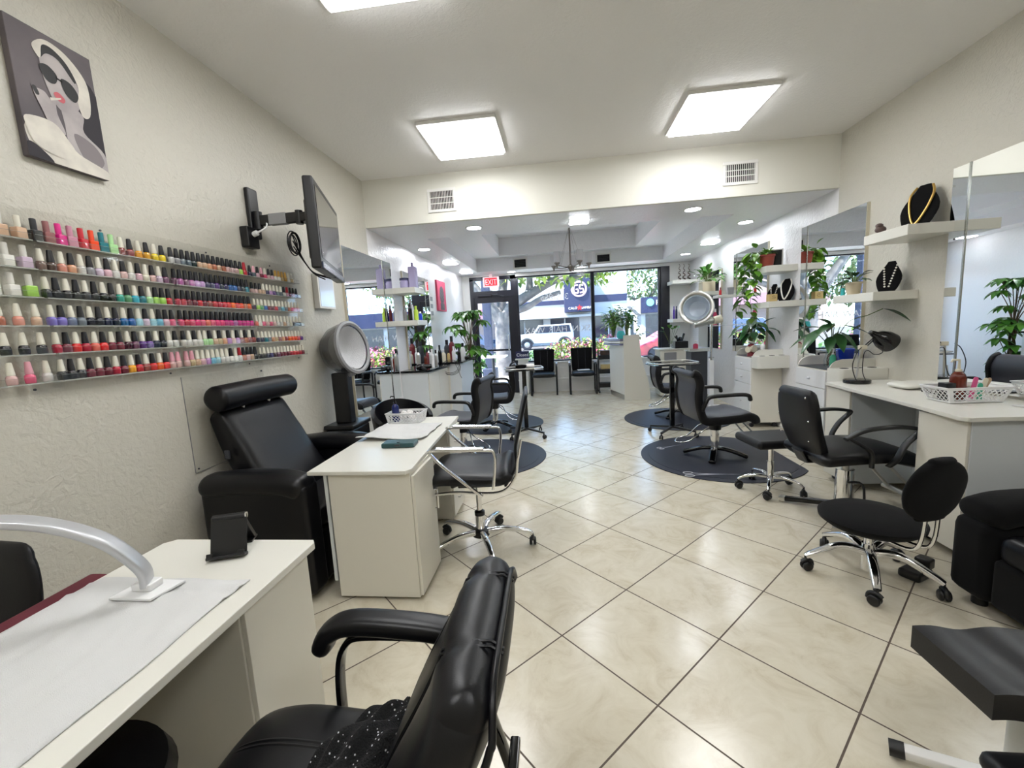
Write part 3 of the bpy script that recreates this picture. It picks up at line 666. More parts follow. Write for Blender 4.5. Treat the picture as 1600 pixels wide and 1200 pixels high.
# bottles and tools crowded on the counters
sp = [(-1.93, 5.62, .03, .30, 'steel', 'plastic', 'steel spray bottle nearest the mirror on the black counter'), (-1.86, 5.72, .026, .22, 'amber', 'plastic', 'amber bottle at the near end of the black counter'), (-1.80, 5.84, .028, .26, 'wplast', 'wplast', 'white bottle behind the amber one on the counter'), (-1.90, 5.92, .03, .28, 'redw', 'plastic', 'maroon bottle near the middle of the black counter'), (-1.8, 6.02, .026, .24, 'steel', 'gloss', 'silver can in the middle of the black counter'), (-1.92, 6.16, .028, .26, 'wplast', 'plastic', 'white tube with black cap by the mirror on the counter'), (-1.80, 6.24, .03, .3, 'gloss', 'plastic', 'tall black bottle at the far end of the black counter')]
for x_, y_, r_, h_, b_, c_, l_ in sp: bottle('hair_product_bottle', x_, y_, .985, r_, h_, b_, c_, l_, .45, .22, grp='products crowded on the left counters')
sp = [(-1.92, 6.52, .035, .24, 'wplast', 'wplast', 'white lotion bottle at the near end of the deeper cabinet'), (-1.82, 6.50, .04, .20, 'cream', 'wplast', 'cream coloured square bottle on the deeper cabinet'), (-1.74, 6.52, .024, .18, 'lwood', 'plastic', 'small yellow oil bottle on the deeper cabinet'), (-1.66, 6.54, .03, .24, 'wplast', 'wplast', 'slender white bottle near the front of the deeper cabinet'), (-1.58, 6.56, .026, .22, 'gloss', 'plastic', 'black spray bottle at the front of the deeper cabinet'), (-1.56, 6.76, .04, .28, 'wplast', 'plastic', 'large white pump bottle at the front far end of the deeper cabinet'), (-1.75, 6.80, .05, .40, 'redw', 'plastic', 'maroon hair dryer stand bottle standing tall on the deeper cabinet'), (-1.86, 6.9, .05, .34, 'dgrey', 'plastic', 'dark grey canister behind the maroon one')]
for x_, y_, r_, h_, b_, c_, l_ in sp: bottle('hair_product_bottle', x_, y_, 1.005, r_, h_, b_, c_, l_.replace('hair dryer stand ', ''), .45, .22, grp='products crowded on the left counters')
def blowdryer(x, y, z, rz, label):
    t = thing('hair_dryer', label, 'hair dryer', (x, y, z), rz, 'hand hair dryers on the left counter')
    obj('barrel', G(Matrix.Translation((0, 0, .04)) @ Matrix.Rotation(PI / 2, 4, 'Y')).lathe([(0, -.09), (.03, -.085), (.04, -.05), (.04, .02), (.028, .08), (.03, .12), (.0, .118)], 16), 'gloss', t)
    obj('handle', G().tube([(-.02, 0, .03), (-.01, -.1, .02), (0, -.15, .018)], [.02, .017, .014], 10), 'plastic', t)
    return t
blowdryer(-1.84, 5.50, .985, .6, 'black hair dryer at the corner of the black counter')
bd2 = blowdryer(-1.48, 6.66, 1.005, 1.9, 'black hair dryer with a tangled cord lying on the deeper cabinet')
cb = G()
for i in range(3): cb.tube([(-1.66 + (.12 + .01 * i) * math.cos(a) , 6.30 + .05 * math.sin(a + i), .93 + (.08 + .02 * i) * math.sin(a)) for a in [2 * PI * j / 16 for j in range(16)]], .004, 6, closed=True)
cb.tube(spl([(-1.62, 6.40, .99), (-1.56, 6.33, .9), (-1.52, 6.3, .8), (-1.50, 6.3, .76)], 6), .004, 6)
o = obj('power_cord', cb, 'plastic', bd2); bpy.context.view_layer.update(); o.matrix_parent_inverse = bd2.matrix_world.inverted()
# ---------------------------------------------------------------- chair parts
def star_base(t, R, zh, hub_r, mt, n=5, a0=0.0, caster=True, arc=.03, rleg=.017, z0=.085, leg_m=None):
    """wheeled star: legs are parts, casters their sub-parts"""
    for i in range(n):
        a = a0 + 2 * PI * i / n; c, s = math.cos(a), math.sin(a)
        P = spl([(c * .03, s * .03, zh), (c * R * .45, s * R * .45, zh + arc * .4), (c * R * .85, s * R * .85, z0 + .025), (c * R, s * R, z0)], 5)
        k = len(P)
        lg = obj('leg', G().sweep(P, [rleg * (1.25 - .45 * j / (k - 1)) for j in range(k)], [rleg * (1.0 - .35 * j / (k - 1)) for j in range(k)], (-s, c, 0), 2.6, 12), leg_m or mt, t)
        if caster:
            g = G(Matrix.Translation((c * R, s * R, 0)) @ Matrix.Rotation(a + .9 * i, 4, 'Z'))
            for sx in (-.014, .014):
                g.T = Matrix.Translation((c * R, s * R, .029)) @ Matrix.Rotation(a + .9 * i, 4, 'Z') @ Matrix.Translation((sx, .008, 0)) @ Matrix.Rotation(PI / 2, 4, 'Y')
                g.lathe([(0, -.009), (.022, -.009), (.028, -.004), (.028, .004), (.022, .009), (0, .009)], 16)
            g.T = Matrix.Translation((c * R, s * R, 0)) @ Matrix.Rotation(a + .9 * i, 4, 'Z')
            g.tube(spl([(0, .036, .03), (0, .03, .055), (0, .0, .064), (0, -.02, .05)], 4), .012, 8).cyl((0, 0, .055), (0, 0, z0 + .004), .007)
            obj('caster', g, 'plastic', lg)
def styling_chair(label, loc, rz, seatm='vinylg', foot=True, loop=True, base='star'):
    """faces +Y"""
    t = thing('styling_chair', label, 'salon chair', loc, rz, 'black hairdressing chairs')
    prof = [(-.20, .475), (-.05, .465), (.12, .475), (.22, .485), (.275, .46), (.285, .42)]
    obj('seat', G().sweep(spl([(0, y, z) for y, z in prof], 5), .235, .035, (1, 0, 0), 4, 20, rnd=.02), [seatm], t)
    bp = [(-.225, .45), (-.265, .55), (-.285, .70), (-.275, .82), (-.30, .90), (-.335, .925)]
    k = 26
    P = spl([(0, y, z) for y, z in bp], 5)
    obj('backrest', G().sweep(P, [.235 + .0 * i for i in range(len(P))], [.03] * len(P), (1, 0, 0), 4, 20, rnd=.018), [seatm], t)
    for sx in (-1, 1):
        x = sx * .243
        pts = spl([(x, -.335, .93), (x, -.295, .905), (x, -.27, .82), (x, -.282, .70), (x, -.262, .55), (x, -.215, .455), (x, -.10, .445), (x, .12, .455), (x, .22, .468), (x, .28, .445), (x, .288, .41)], 5)
        obj('side_bolster', G().sweep(pts, .022, .043, (1, 0, 0), 2.6, 12, rnd=.015), 'vinyl', t)
        x = sx * .285
        arm = spl([(x - sx * .03, -.25, .56), (x, -.235, .64), (x, -.19, .695), (x, -.05, .705), (x, .12, .705), (x, .19, .69), (x, .205, .65)], 6)
        obj('armrest', G().sweep(arm, .021, .019, (1, 0, 0), 2.5, 12, rnd=.014), 'plastic', t)
    obj('pump_column', G().cyl((0, .0, .40), (0, .0, .30), .075, .06, 20).lathe([(.0, .40), (.12, .40), (.12, .425), (0, .426)], 20), 'plastic', t)
    obj('piston', G().cyl((0, 0, .06), (0, 0, .31), .045, .042, 22), 'chrome', t)
    for i in range(4):
        a = PI / 4 + i * PI / 2 + .25; c, s = math.cos(a), math.sin(a)
        obj('leg', G().sweep(spl([(c * .03, s * .03, .10), (c * .14, s * .14, .085), (c * .30, s * .30, .032)], 5), [.034] * 11, [.02] * 11, (-s, c, 0), 3, 12, rnd=.01), 'gloss', t)
    obj('pump_lever', G().tube(spl([(-.05, -.05, .36), (-.10, -.12, .33), (-.20, -.20, .20), (-.24, -.30, .16), (-.12, -.36, .15), (-.02, -.27, .18), (-.03, -.14, .26), (0, -.06, .33)], 5), .007, 8), 'chrome', t)
    if foot:
        obj('footrest', G().sweep([(-.12, .20, .42), (-.15, .42, .17)], .02, .006, (1, 0, 0), 4, 10).sweep([(.12, .20, .42), (.15, .42, .17)], .02, .006, (1, 0, 0), 4, 10).tube([(-.19, .44, .155), (.19, .44, .155)], .016, 10).tube([(-.15, .36, .22), (.15, .36, .22)], .008), 'steel', t)
    return t
E_ = -PI / 2      # a chair facing +X
W_ = PI / 2       # a chair facing -X
r1 = styling_chair('black styling chair on the nearer right mat, its worn grey back to the room', (1.60, 4.52, .008), E_ + .12)
dup(r1, (1.72, 6.50, .008), E_ - .05, 'black styling chair behind the rolling tray on the farther right mat')
dup(r1, (-1.15, 4.70, .008), W_ - .16, 'black styling chair on the nearer left mat, beyond the white desk with the basket')
dup(r1, (-.98, 6.10, .008), W_ + .12, 'black styling chair on the farther left mat, in front of the black topped cabinet')
def floor_mat(x, y, r, label, flat_dir, cut):
    pts = []
    for i in range(72):
        a = 2 * PI * i / 72; px, py = r * math.cos(a), r * math.sin(a)
        px = min(px, cut) if flat_dir > 0 else max(px, -cut)
        pts.append((px, py))
    g = G().prism(pts, 0.001, .009, 'z', .003).mi(1).prism([(p[0] * .90, p[1] * .90) for p in pts], .008, .011, 'z', .001)
    o = obj('anti_fatigue_mat', g, ['rubber', 'rubber']); o.location = (x, y, 0)
    tag(o, label, 'floor mat', 'round black floor mats')
    return o
mat1 = floor_mat(1.66, 4.56, .80, 'round black rubber mat decorated with silver scissors', 1, .62)
floor_mat(1.72, 6.42, .76, 'round black rubber mat by the white reception desk', 1, .6)
floor_mat(-.95, 4.70, .76, 'round black rubber mat behind the chrome armed chair', -1, .6)
floor_mat(-.98, 6.42, .70, 'round black rubber mat at the far left under the rolling table', -1, .5)
def scissors(x, y, rz, s, label):
    g = G()
    for q in (-1, 1):
        g.tube([(s * (.20 + .05 * math.cos(a)), s * (q * .045 + .03 * math.sin(a)), 0) for a in [2 * PI * i / 18 for i in range(18)]], .004, 6, closed=True)
        g.add([(-.35 * s, -q * .006 * s, .001), (0, -q * .002, .001), (.15 * s, q * .028 * s, .001), (.15 * s, q * .04 * s, .001), (-.02 * s, q * .016 * s, .001)], [(0, 1, 2, 3, 4)])
    o = obj('scissors_print', g, mat('silver_print', sr(190, 192, 200), .4)); o.location = (x, y, .0125); o.rotation_euler = (0, 0, rz)
    o.parent = mat1; o.matrix_parent_inverse = Matrix.Translation(mat1.location).inverted(); o['label'] = label
scissors(1.35, 3.98, PI * .98, .85, 'long silver scissors lying on the nearer right mat, nearer pair')
scissors(1.22, 4.90, PI + .45, .55, 'silver scissors pattern on the nearer right mat beyond the chair base')
# ---------------------------------------------------------------- rolling tray tables
def tray_table(label, loc, rz, ht, tw, td, chrome=True):
    t = thing('rolling_tray', label, 'tray cart', loc, rz)
    obj('pole', G().box(-.028, .028, -.022, .022, .10, ht - .02, .006), 'gloss', t)
    g = G().box(-tw / 2, tw / 2, -td / 2, td / 2, ht - .02, ht - .008, .004)
    obj('tray', g, 'gloss', t)
    obj('tray_rim', G().tube(spl([(tw / 2 * math.copysign(min(1, abs(1.25 * math.cos(a))), math.cos(a)), td / 2 * math.copysign(min(1, abs(1.25 * math.sin(a))), math.sin(a)), ht + .01) for a in [2 * PI * i / 24 for i in range(24)]], 2, True), .009, 8, closed=True), 'steel', t)
    for i in range(4):
        a = PI / 4 + i * PI / 2; c, s = math.cos(a), math.sin(a); R = .30
        lg = obj('leg', G().sweep([(c * .02, s * .02, .105), (c * R, s * R, .08)], [.02, .015], [.016, .012], (-s, c, 0), 4, 10), 'plastic', t)
        g = G(Matrix.Translation((c * R, s * R, 0)) @ Matrix.Rotation(i * 1.3, 4, 'Z'))
        for sx in (-.014, .014):
            g.T = Matrix.Translation((c * R, s * R, .027)) @ Matrix.Rotation(i * 1.3, 4, 'Z') @ Matrix.Translation((sx, .01, 0)) @ Matrix.Rotation(PI / 2, 4, 'Y')
            g.lathe([(0, -.008), (.02, -.008), (.026, -.003), (.026, .003), (.02, .008), (0, .008)], 14)
        g.T = Matrix.Translation((c * R, s * R, 0)); g.cyl((0, 0, .04), (0, 0, .085), .008).ball((0, 0, .052), .014, 10)
        obj('caster', g, 'plastic', lg)
    return t
tray_table('black rolling tray with steel rim beside the right styling chairs', (1.42, 5.50, .0), .1, .93, .56, .40)
tray_table('black rolling table with bowl and papers, in front of the waiting chairs', (-.48, 5.62, .0), .15, .93, .50, .36)
o = tag(obj('tint_bowl', G().lathe([(0, 0), (.05, 0), (.075, .02), (.082, .05), (.078, .05), (.07, .022), (0, .008)], 20), 'gloss'), 'small black tint bowl on the left rolling table', 'bowl'); o.location = (-.52, 5.66, .925)
o = tag(obj('white_roll', G().cyl((-.05, 0, .03), (.06, 0, .03), .03, n=18), 'white'), 'small white roll on the left rolling table', 'roll'); o.location = (-.40, 5.70, .925)
# ---------------------------------------------------------------- recliner armchair with headrest roll, against the left wall
rc = thing('recliner_armchair', 'big black leather armchair with a round headrest roll under the polish racks', 'armchair', (-2.08, 2.54, 0))
# local: back to the wall at x=0, opens towards +X
for s, q in ((-1, -.43), (1, .43)):
    obj('arm', G().box(.05, .68, q - .075, q + .075, .04, .68, .03, 3).sweep(spl([(.09, q, .675), (.3, q, .69), (.52, q, .685), (.62, q, .66)], 5), .09, .07, (0, 1, 0), 2.4, 22, rnd=.05), 'leather', rc)
obj('base', G().box(.04, .67, -.36, .36, .04, .36, .03, 3), 'leather', rc)
obj('seat', G().sweep([(.14, 0, .42), (.4, 0, .43), (.62, 0, .42)], .35, .075, (0, 1, 0), 3.4, 26, rnd=.05), 'leather', rc)
bk = spl([(.30, 0, .46), (.20, 0, .66), (.10, 0, .86), (.03, 0, 1.03)], 5)
obj('backrest', G().sweep(bk, [.315 - .02 * i / 15 for i in range(len(bk))], [.10, .105, .11, .11, .105, .1, .1, .1, .1, .1, .095, .09, .085, .08, .075, .07][:len(bk)], (0, 1, 0), 4.5, 28, rnd=.05), 'leather', rc)
obj('headrest', G().sweep([(.085, -.32, 1.155), (.085, -.1, 1.16), (.085, .1, 1.16), (.085, .32, 1.155)], .078, .078, (1, 0, 0), 2, 24, rnd=.03), 'leather', rc)
obj('headrest_bracket', G().cyl((.06, -.12, 1.0), (.08, -.12, 1.1), .012).cyl((.06, .12, 1.0), (.08, .12, 1.1), .012), 'steel', rc)
obj('brand_tab', G().box(.10, .13, -.345, -.335, .80, .85, .002), 'dgrey', rc)
# ---------------------------------------------------------------- hood dryer with tub chair beyond
hd = thing('hood_dryer', 'grey smoky hood dryer on a black post beside the left mirror', 'hair dryer', (-1.97, 3.60, 0))
obj('base_box', G().box(-.13, .13, -.14, .20, .02, .66, .02).box(-.14, .14, -.15, .21, .66, .70, .01), 'plastic', hd)
obj('post', G().box(-.075, .075, -.05, .05, .70, 1.16, .012), 'plastic', hd)
HT = Matrix.Translation((.05, .06, 1.37)) @ Matrix.Rotation(-.13, 4, 'Z') @ Matrix.Rotation(1.42, 4, 'Y')
obj('hood_shell', G(HT).lathe([(.03, -.20), (.10, -.195), (.17, -.16), (.215, -.09), (.232, 0), (.235, .06), (.222, .06), (.218, 0), (.20, -.085), (.16, -.148), (.09, -.182), (.03, -.187)], 40), 'smoke', hd)
obj('hood_rim', G(HT).lathe([(.228, .045), (.243, .05), (.243, .075), (.222, .082), (.205, .07), (.215, .05)], 40), 'grey', hd)
obj('diffuser', G(HT).lathe([(.0, -.11), (.12, -.105), (.165, -.07), (.2, .055), (.196, .06), (.16, -.062), (.118, -.097), (0, -.10)], 36), mat('perforated_grey', sr(206, 206, 208), .3, bump=(120, .6)), hd)
obj('hood_neck', G().box(.0, .10, -.02, .10, 1.12, 1.20, .02).cyl((-.06, .03, 1.28), (-.17 + .05, .03, 1.36), .05, n=14), 'grey', hd)
obj('power_cord', G().tube(spl([(-.10, -.14, .60), (-.15 + .04, -.22, .66), (-.13, -.28, .60), (-.12, -.26, .45), (-.10, -.20, .30), (-.08, -.16, .05)], 6), .006, 7), 'plastic', hd)
def tub_chair(label, loc, rz):
    t = thing('tub_chair', label, 'chair', loc, rz)
    g = G(); n = 26
    def f(u, v):
        a = -PI * .62 + 2 * PI * .62 * u; R = .27 + .035 * v + .04 * (1 - v) * 0
        zt = .50 + .19 * math.cos(a * .72)
        return Vector((R * math.sin(a) * 1.0, -R * math.cos(a), .40 + (zt - .30) * v))
    P = []
    k = 24
    outer = [[f(i / k, j / 6) for j in range(7)] for i in range(k + 1)]
    vs = []
    for i in range(k + 1):
        for j in range(7): vs.append(outer[i][j])
    for i in range(k + 1):
        for j in range(7):
            p = outer[i][j]; vs.append(Vector((p.x * .86, p.y * .86, p.z - (.0 if j < 6 else 0) + (.012 if j == 6 else 0))))
    q = lambda l, i, j: l * (k + 1) * 7 + i * 7 + j
    fs = []
    for i in range(k):
        for j in range(6): fs += [(q(0, i, j), q(0, i + 1, j), q(0, i + 1, j + 1), q(0, i, j + 1)), (q(1, i, j), q(1, i, j + 1), q(1, i + 1, j + 1), q(1, i + 1, j))]
        fs += [(q(0, i, 6), q(0, i + 1, 6), q(1, i + 1, 6), q(1, i, 6)), (q(0, i, 0), q(1, i, 0), q(1, i + 1, 0), q(0, i + 1, 0))]
    for i in (0, k):
        for j in range(6): fs.append((q(0, i, j), q(0, i, j + 1), q(1, i, j + 1), q(1, i, j)))
    g.add(vs, fs)
    obj('shell_back', g, 'leather', t, sharp=60)
    obj('seat', G().lathe([(0, .36), (.2, .36), (.24, .38), (.245, .43), (.2, .46), (0, .465)], 28), 'leather', t)
    obj('column', G().cyl((0, 0, .05), (0, 0, .36), .035), 'chrome', t)
    obj('base_plate', G().lathe([(0, 0), (.24, 0), (.24, .01), (.06, .04), (.04, .06), (0, .06)], 32), 'chrome', t)
    return t
tub_chair('round backed black tub chair between the hood dryer and the white desk', (-1.60, 4.03, 0), -2.4)
# ---------------------------------------------------------------- near white manicure desk
d1 = thing('manicure_desk', 'white manicure desk in the near left corner, under the arched lamp', 'desk', (0, 0, 0))
obj('desktop', G().prism([(-1.47, .05), (-.90, .05), (-.885, .3), (-.885, 1.31), (-.90, 1.33), (-1.44, 1.33), (-1.47, 1.30)], .735, .76, 'z', .003), 'lamtop', d1)
obj('pedestal', G().box(-1.40, -.925, .99, 1.30, .02, .734, .002), 'lam', d1)
obj('door', G().box(-.924, -.908, .995, 1.295, .04, .72, .002), 'lam', d1)
obj('modesty_panel', G().box(-1.42, -1.40, .15, 1.30, .15, .734, .002), 'lam', d1)
obj('pedestal', G().box(-1.40, -.925, .10, .30, .02, .734, .002), 'lam', d1)
def towel(name, x0, x1, y0, y1, z, label, seed, h=.006, rz=0, nu=40, nv=50, fold=None):
    rnd = random.Random(seed); ph = [(rnd.uniform(2, 9), rnd.uniform(2, 9), rnd.uniform(0, 6)) for _ in range(6)]
    def f(u, v):
        w = sum(math.sin(a * u * 3 + b * v * 3 + c) for a, b, c in ph) / 6 + .35 * math.sin(u * 31 + 6 * math.sin(v * 7)) * math.sin(v * 19 + 3 * math.sin(u * 9)) 
        ed = min(u, 1 - u, v, 1 - v) * 12; ed = min(1, ed)
        return Vector((x0 + (x1 - x0) * u + .004 * math.sin(v * 17 + seed), y0 + (y1 - y0) * v + .004 * math.sin(u * 13), z + .003 + h * ed * (.5 + .5 * w) + (fold(u, v) if fold else 0)))
    o = obj(name, G().grid(f, nu, nv, .003), 'towel', sharp=80)
    return tag(o, label, 'towel')
towel('towel', -1.455, -.955, .12, 1.08, .762, 'white terry towel spread over the near manicure desk', 3, .013, fold=lambda u, v: .006 * math.exp(-((v - .90 - .01 * math.sin(u * 9)) / .008) ** 2) + .005 * math.exp(-((v - .96) / .006) ** 2) + .007 * math.exp(-((u - .25 - v * .2) / .05) ** 2) * (1 - v))
o = obj('cloth', G().sweep(spl([(0, 0, 0), (.02, .35, .004), (.0, .7, .0)], 5), .04, .006, (1, 0, 0), 3, 12), 'burg'); o.location = (-1.515, .42, .745)
tag(o, 'burgundy cloth edge hanging behind the near manicure desk', 'cloth')
al = thing('arched_lamp', 'silver arched led lamp curving over the towel on the near desk', 'desk lamp', (-1.21, 1.005, .776))
ap = spl([(.0, -.0, .02), (.0, -.01, .08), (-.05, -.06, .19), (-.16, -.13, .27), (-.30, -.22, .30), (-.42, -.30, .28), (-.52, -.36, .2), (-.55, -.38, .1)], 6)
obj('arc', G().sweep(ap, .030, .012, Vector((.5, -.8, 0)), 4, 14), mat('satin_silver', sr(196, 197, 200), .3, .35), al)
obj('base_plate', G().prism([(-.07, -.05), (.06, -.05), (.08, .04), (-.055, .045)], .0, .008, 'z', .002).box(-.03, .03, -.022, .022, .008, .03, .004), 'wplast', al)
ts = thing('tablet_stand', 'small black folding tablet stand at the far end of the near desk', 'stand', (-1.13, 1.21, .761), .35)
SL = Matrix.Rotation(-.35, 4, 'X')
obj('front_plate', G(SL).box(-.055, .055, -.004, .004, .006, .135, .003).box(-.058, .058, -.03, .004, .0, .01, .003).box(-.056, -.036, -.03, -.024, .008, .02, .002).box(.036, .056, -.03, -.024, .008, .02, .002), 'plastic', ts)
obj('prop_leg', G().prism([(.125, .0), (.145, .0), (.052, .13), (.038, .12)], -.042, .042, 'x', .002).box(-.042, .042, .09, .145, .0, .006), 'plastic', ts)
obj('hinge', G().cyl((-.05, .046, .122), (.05, .046, .122), .011, n=16).mi(1).cyl((.05, .046, .122), (.054, .046, .122), .010, n=16), ['plastic', 'chrome'], ts)
# chair behind the near desk and the one pushed under it
def task_chair(label, loc, rz, hb=.9):
    t = thing('task_chair', label, 'chair', loc, rz, 'black chairs at the near desk')
    obj('seat', G().sweep([(0, -.17, .46), (0, 0, .455), (0, .18, .45)], .23, .04, (1, 0, 0), 3, 22, rnd=.05), 'vinyl', t)
    bp = spl([(0, -.23, .56), (0, -.25, .7), (0, -.27, hb - .03)], 6)
    obj('backrest', G().sweep(bp, [.15 + .06 * math.sin(PI * (i + 2) / (len(bp) + 3)) for i in range(len(bp))], .025, (1, 0, 0), 2.6, 22, rnd=.05), 'vinyl', t)
    obj('back_bar', G().tube(spl([(0, -.05, .41), (0, -.26, .42), (0, -.285, .5), (0, -.275, .62)], 5), .016), 'plastic', t)
    obj('gas_lift', G().cyl((0, 0, .10), (0, 0, .42), .024, n=14), 'chrome', t)
    star_base(t, .195, .11, .03, 'plastic')
    return t
t1 = task_chair('black round backed chair behind the near manicure desk, against the wall', (-1.88, .82, 0), PI - .1, .86)
us = thing('low_stool', 'black padded round stool tucked under the near manicure desk', 'stool', (-1.16, .64, 0))
obj('seat', G().lathe([(0, .40), (.16, .40), (.235, .42), (.25, .455), (.235, .49), (.16, .51), (0, .515)], 40), 'vinyl', us)
obj('gas_lift', G().cyl((0, 0, .10), (0, 0, .40), .024, n=14), 'chrome', us)
star_base(us, .22, .11, .03, 'plastic', a0=.4)
# ---------------------------------------------------------------- second white manicure desk
d2 = thing('manicure_desk', 'white manicure desk carrying the basket, folded towel and teal case', 'desk', (0, 0, 0))
obj('desktop', G().prism([(-1.385, 2.06), (-.83, 2.05), (-.805, 2.09), (-.835, 2.6), (-.872, 3.44), (-1.43, 3.42)], .737, .76, 'z', .004), 'lamtop', d2)
obj('pedestal', G().box(-1.28, -.815, 2.08, 2.44, .02, .736, .002), 'lam', d2)
dd = obj('door', G().box(-.814, -.797, 2.085, 2.435, .03, .72, .002), 'lam', d2)
obj('handle', G().tube([(-.797, 2.40, .40), (-.775, 2.40, .40), (-.775, 2.40, .52), (-.797, 2.40, .52)], .005, 8), 'chrome', dd)
obj('pedestal', G().box(-1.30, -.87, 3.04, 3.38, .02, .736, .002), 'lam', d2)
for i in range(3):
    dr = obj('drawer', G().box(-.869, -.853, 3.05, 3.375, .04 + .23 * i, .26 + .23 * i, .002), 'lam', d2)
    obj('handle', G().tube([(-.853, 3.17, .15 + .23 * i), (-.835, 3.17, .15 + .23 * i), (-.835, 3.26, .15 + .23 * i), (-.853, 3.26, .15 + .23 * i)], .004, 8), 'steel', dr)
obj('back_panel', G().box(-1.32, -1.30, 2.1, 3.38, .1, .736, .002), 'laminate2', d2)
o = towel('folded_towel', -1.40, -.93, 2.66, 3.14, .762, 'folded white towel lying across the second desk', 11, .006, fold=lambda u, v: .022 * math.exp(-((v - .02) / .10) ** 2) * (0.5 + .5 * math.sin(u * 5 + 1)) + .008)
tc_ = thing('teal_case', 'dark teal zip case on the white desk in front of the folded towel', 'case', (-1.04, 2.535, .762), .04)
obj('body', G().box(-.105, .105, -.055, .055, 0, .030, .008, 3), 'teal', tc_)
obj('clasp', G().box(-.018, .018, -.058, -.05, .012, .024, .003).cyl((0, -.03, .030), (0, -.03, .033), .01, n=14), 'dgrey', tc_)
def basket(label, loc, rz, w, d, h, tp=1.14):
    t = thing('plastic_basket', label, 'basket', loc, rz)
    g = G(); n = 15; m = 6
    def wall(P0, P1, L):
        """lattice of slanted slats between the bottom edge point function and the rim"""
        k = max(3, int(L / .0125))
        for i in range(k):
            for r in range(4):
                s = 1 if (i + r) % 2 else -1
                u = (i + .5) / k; v = .14 + .68 * (r + .5) / 4
                du, dv = .52 / k, .075
                a = P0(u - s * du, v - dv); b = P0(u + s * du, v + dv)
                g.tube([a, b], .0021, 4)
    cx = lambda v: w / 2 * (1 + (tp - 1) * v); cy = lambda v: d / 2 * (1 + (tp - 1) * v)
    sides = [lambda u, v: Vector((-cx(v) + 2 * cx(v) * u, -cy(v), h * v)), lambda u, v: Vector((cx(v), -cy(v) + 2 * cy(v) * u, h * v)),
             lambda u, v: Vector((cx(v) - 2 * cx(v) * u, cy(v), h * v)), lambda u, v: Vector((-cx(v), cy(v) - 2 * cy(v) * u, h * v))]
    for i, f in enumerate(sides): wall(f, None, w if i % 2 == 0 else d)
    def band(v0, v1):
        for f in sides: g.add([f(0, v0), f(1, v0), f(1, v1), f(0, v1)], [(0, 1, 2, 3)])
    band(0, .12); band(.84, .99)
    for f in sides: g.add([f(0, .1), f(.07, .1), f(.07, .86), f(0, .86)], [(0, 1, 2, 3)]).add([f(.93, .1), f(1, .1), f(1, .86), f(.93, .86)], [(0, 1, 2, 3)])
    obj('woven_body', g, 'wplast', t, fixn=False)
    r = G().tube([sides[i % 4](0, 1.0) for i in range(4)], .0045, 8, closed=True)
    obj('rim', r, 'wplast', t)
    obj('floor', G().box(-w / 2, w / 2, -d / 2, d / 2, .001, .004), 'wplast', t)
    return t
basket('white woven plastic basket on the second desk holding cotton and a blue bottle', (-1.255, 3.255, .762), -.03, .25, .17, .085)
bottle('pump_bottle', -1.35, 3.26, .768, .030, .21, mat('blue_glass', sr(24, 36, 92), .12), 'gloss', 'dark blue pump bottle standing in the left basket', .4, .3, True)
cg = G()
for i in range(26): cg.ball((random.uniform(-.085, .085), random.uniform(-.05, .05), random.uniform(.03, .07)), random.uniform(.014, .024), 8)
o = tag(obj('cotton_pads', cg, mat('cotton', sr(238, 234, 232), .9)), 'heap of white cotton in the basket beside the blue bottle', 'cotton', kind='stuff'); o.location = (-1.22, 3.26, .768)
# ---------------------------------------------------------------- chrome armed office chair at the second desk
cc = thing('office_chair', 'black leather office chair with looping chrome arms at the white desk', 'chair', (-.575, 2.66, 0), PI / 2 + .08, None)
CT = Matrix.Translation((0, 0, .075)) @ Matrix.Diagonal((1.12, 1, 1, 1))
sp_ = spl([(0, .28, .445), (0, .22, .49), (0, .05, .485), (0, -.14, .475), (0, -.22, .50)], 6)
obj('seat', G(CT).sweep(sp_, .228, .05, (1, 0, 0), 3.4, 22, rnd=.03), 'leather', cc)
bp = spl([(0, -.205, .45), (0, -.27, .56), (0, -.275, .68), (0, -.31, .82), (0, -.35, .98)], 6)
obj('backrest', G(CT).sweep(bp, [.215 - .035 * (i / (len(bp) - 1)) ** 2 for i in range(len(bp))], .014, (1, 0, 0), 3.6, 22, rnd=.02), 'leather', cc)
for s in (-1, 1):
    x = s * .235
    obj('side_rail', G(CT).sweep(spl([(x, .26, .415), (x, .10, .425), (x, -.16, .415), (x, -.26, .50), (x, -.285, .62), (x * .98, -.31, .74)], 6), .011, .008, (1, 0, 0), 3, 10), 'chrome', cc)
    x = s * .262
    obj('armrest', G(CT).sweep(spl([(x, -.13, .45), (x, -.15, .60), (x, -.145, .675), (x, -.11, .69), (x, .05, .695), (x, .22, .70), (x, .235, .685), (x, .16, .60), (x, -.02, .44), (x * .95, -.06, .40)], 6), .011, .009, (1, 0, 0), 3, 12), 'chrome', cc)
    obj('arm_pad', G(CT).sweep([(x, -.08, .703), (x, .06, .708), (x, .19, .713)], .02, .009, (1, 0, 0), 3, 12, rnd=.01), 'chrome', cc)
obj('tilt_mechanism', G(CT).box(-.09, .09, -.10, .12, .385, .42, .01).cyl((.09, .0, .39), (.17, .02, .385), .01).cyl((0, .12, .39), (0, .18, .37), .02), 'plastic', cc)
obj('gas_lift', G().cyl((0, 0, .08), (0, 0, .26), .030, n=20).cyl((0, 0, .26), (0, 0, .46), .018, n=16).mi(1).lathe([(.035, .235), (.035, .26), (.02, .27)], 20).lathe([(.0, .09), (.058, .09), (.058, .13), (.035, .14), (0, .14)], 22), ['chrome', 'plastic'], cc)
star_base(cc, .35, .115, .05, 'chrome', a0=-1.57, arc=.035, rleg=.019)
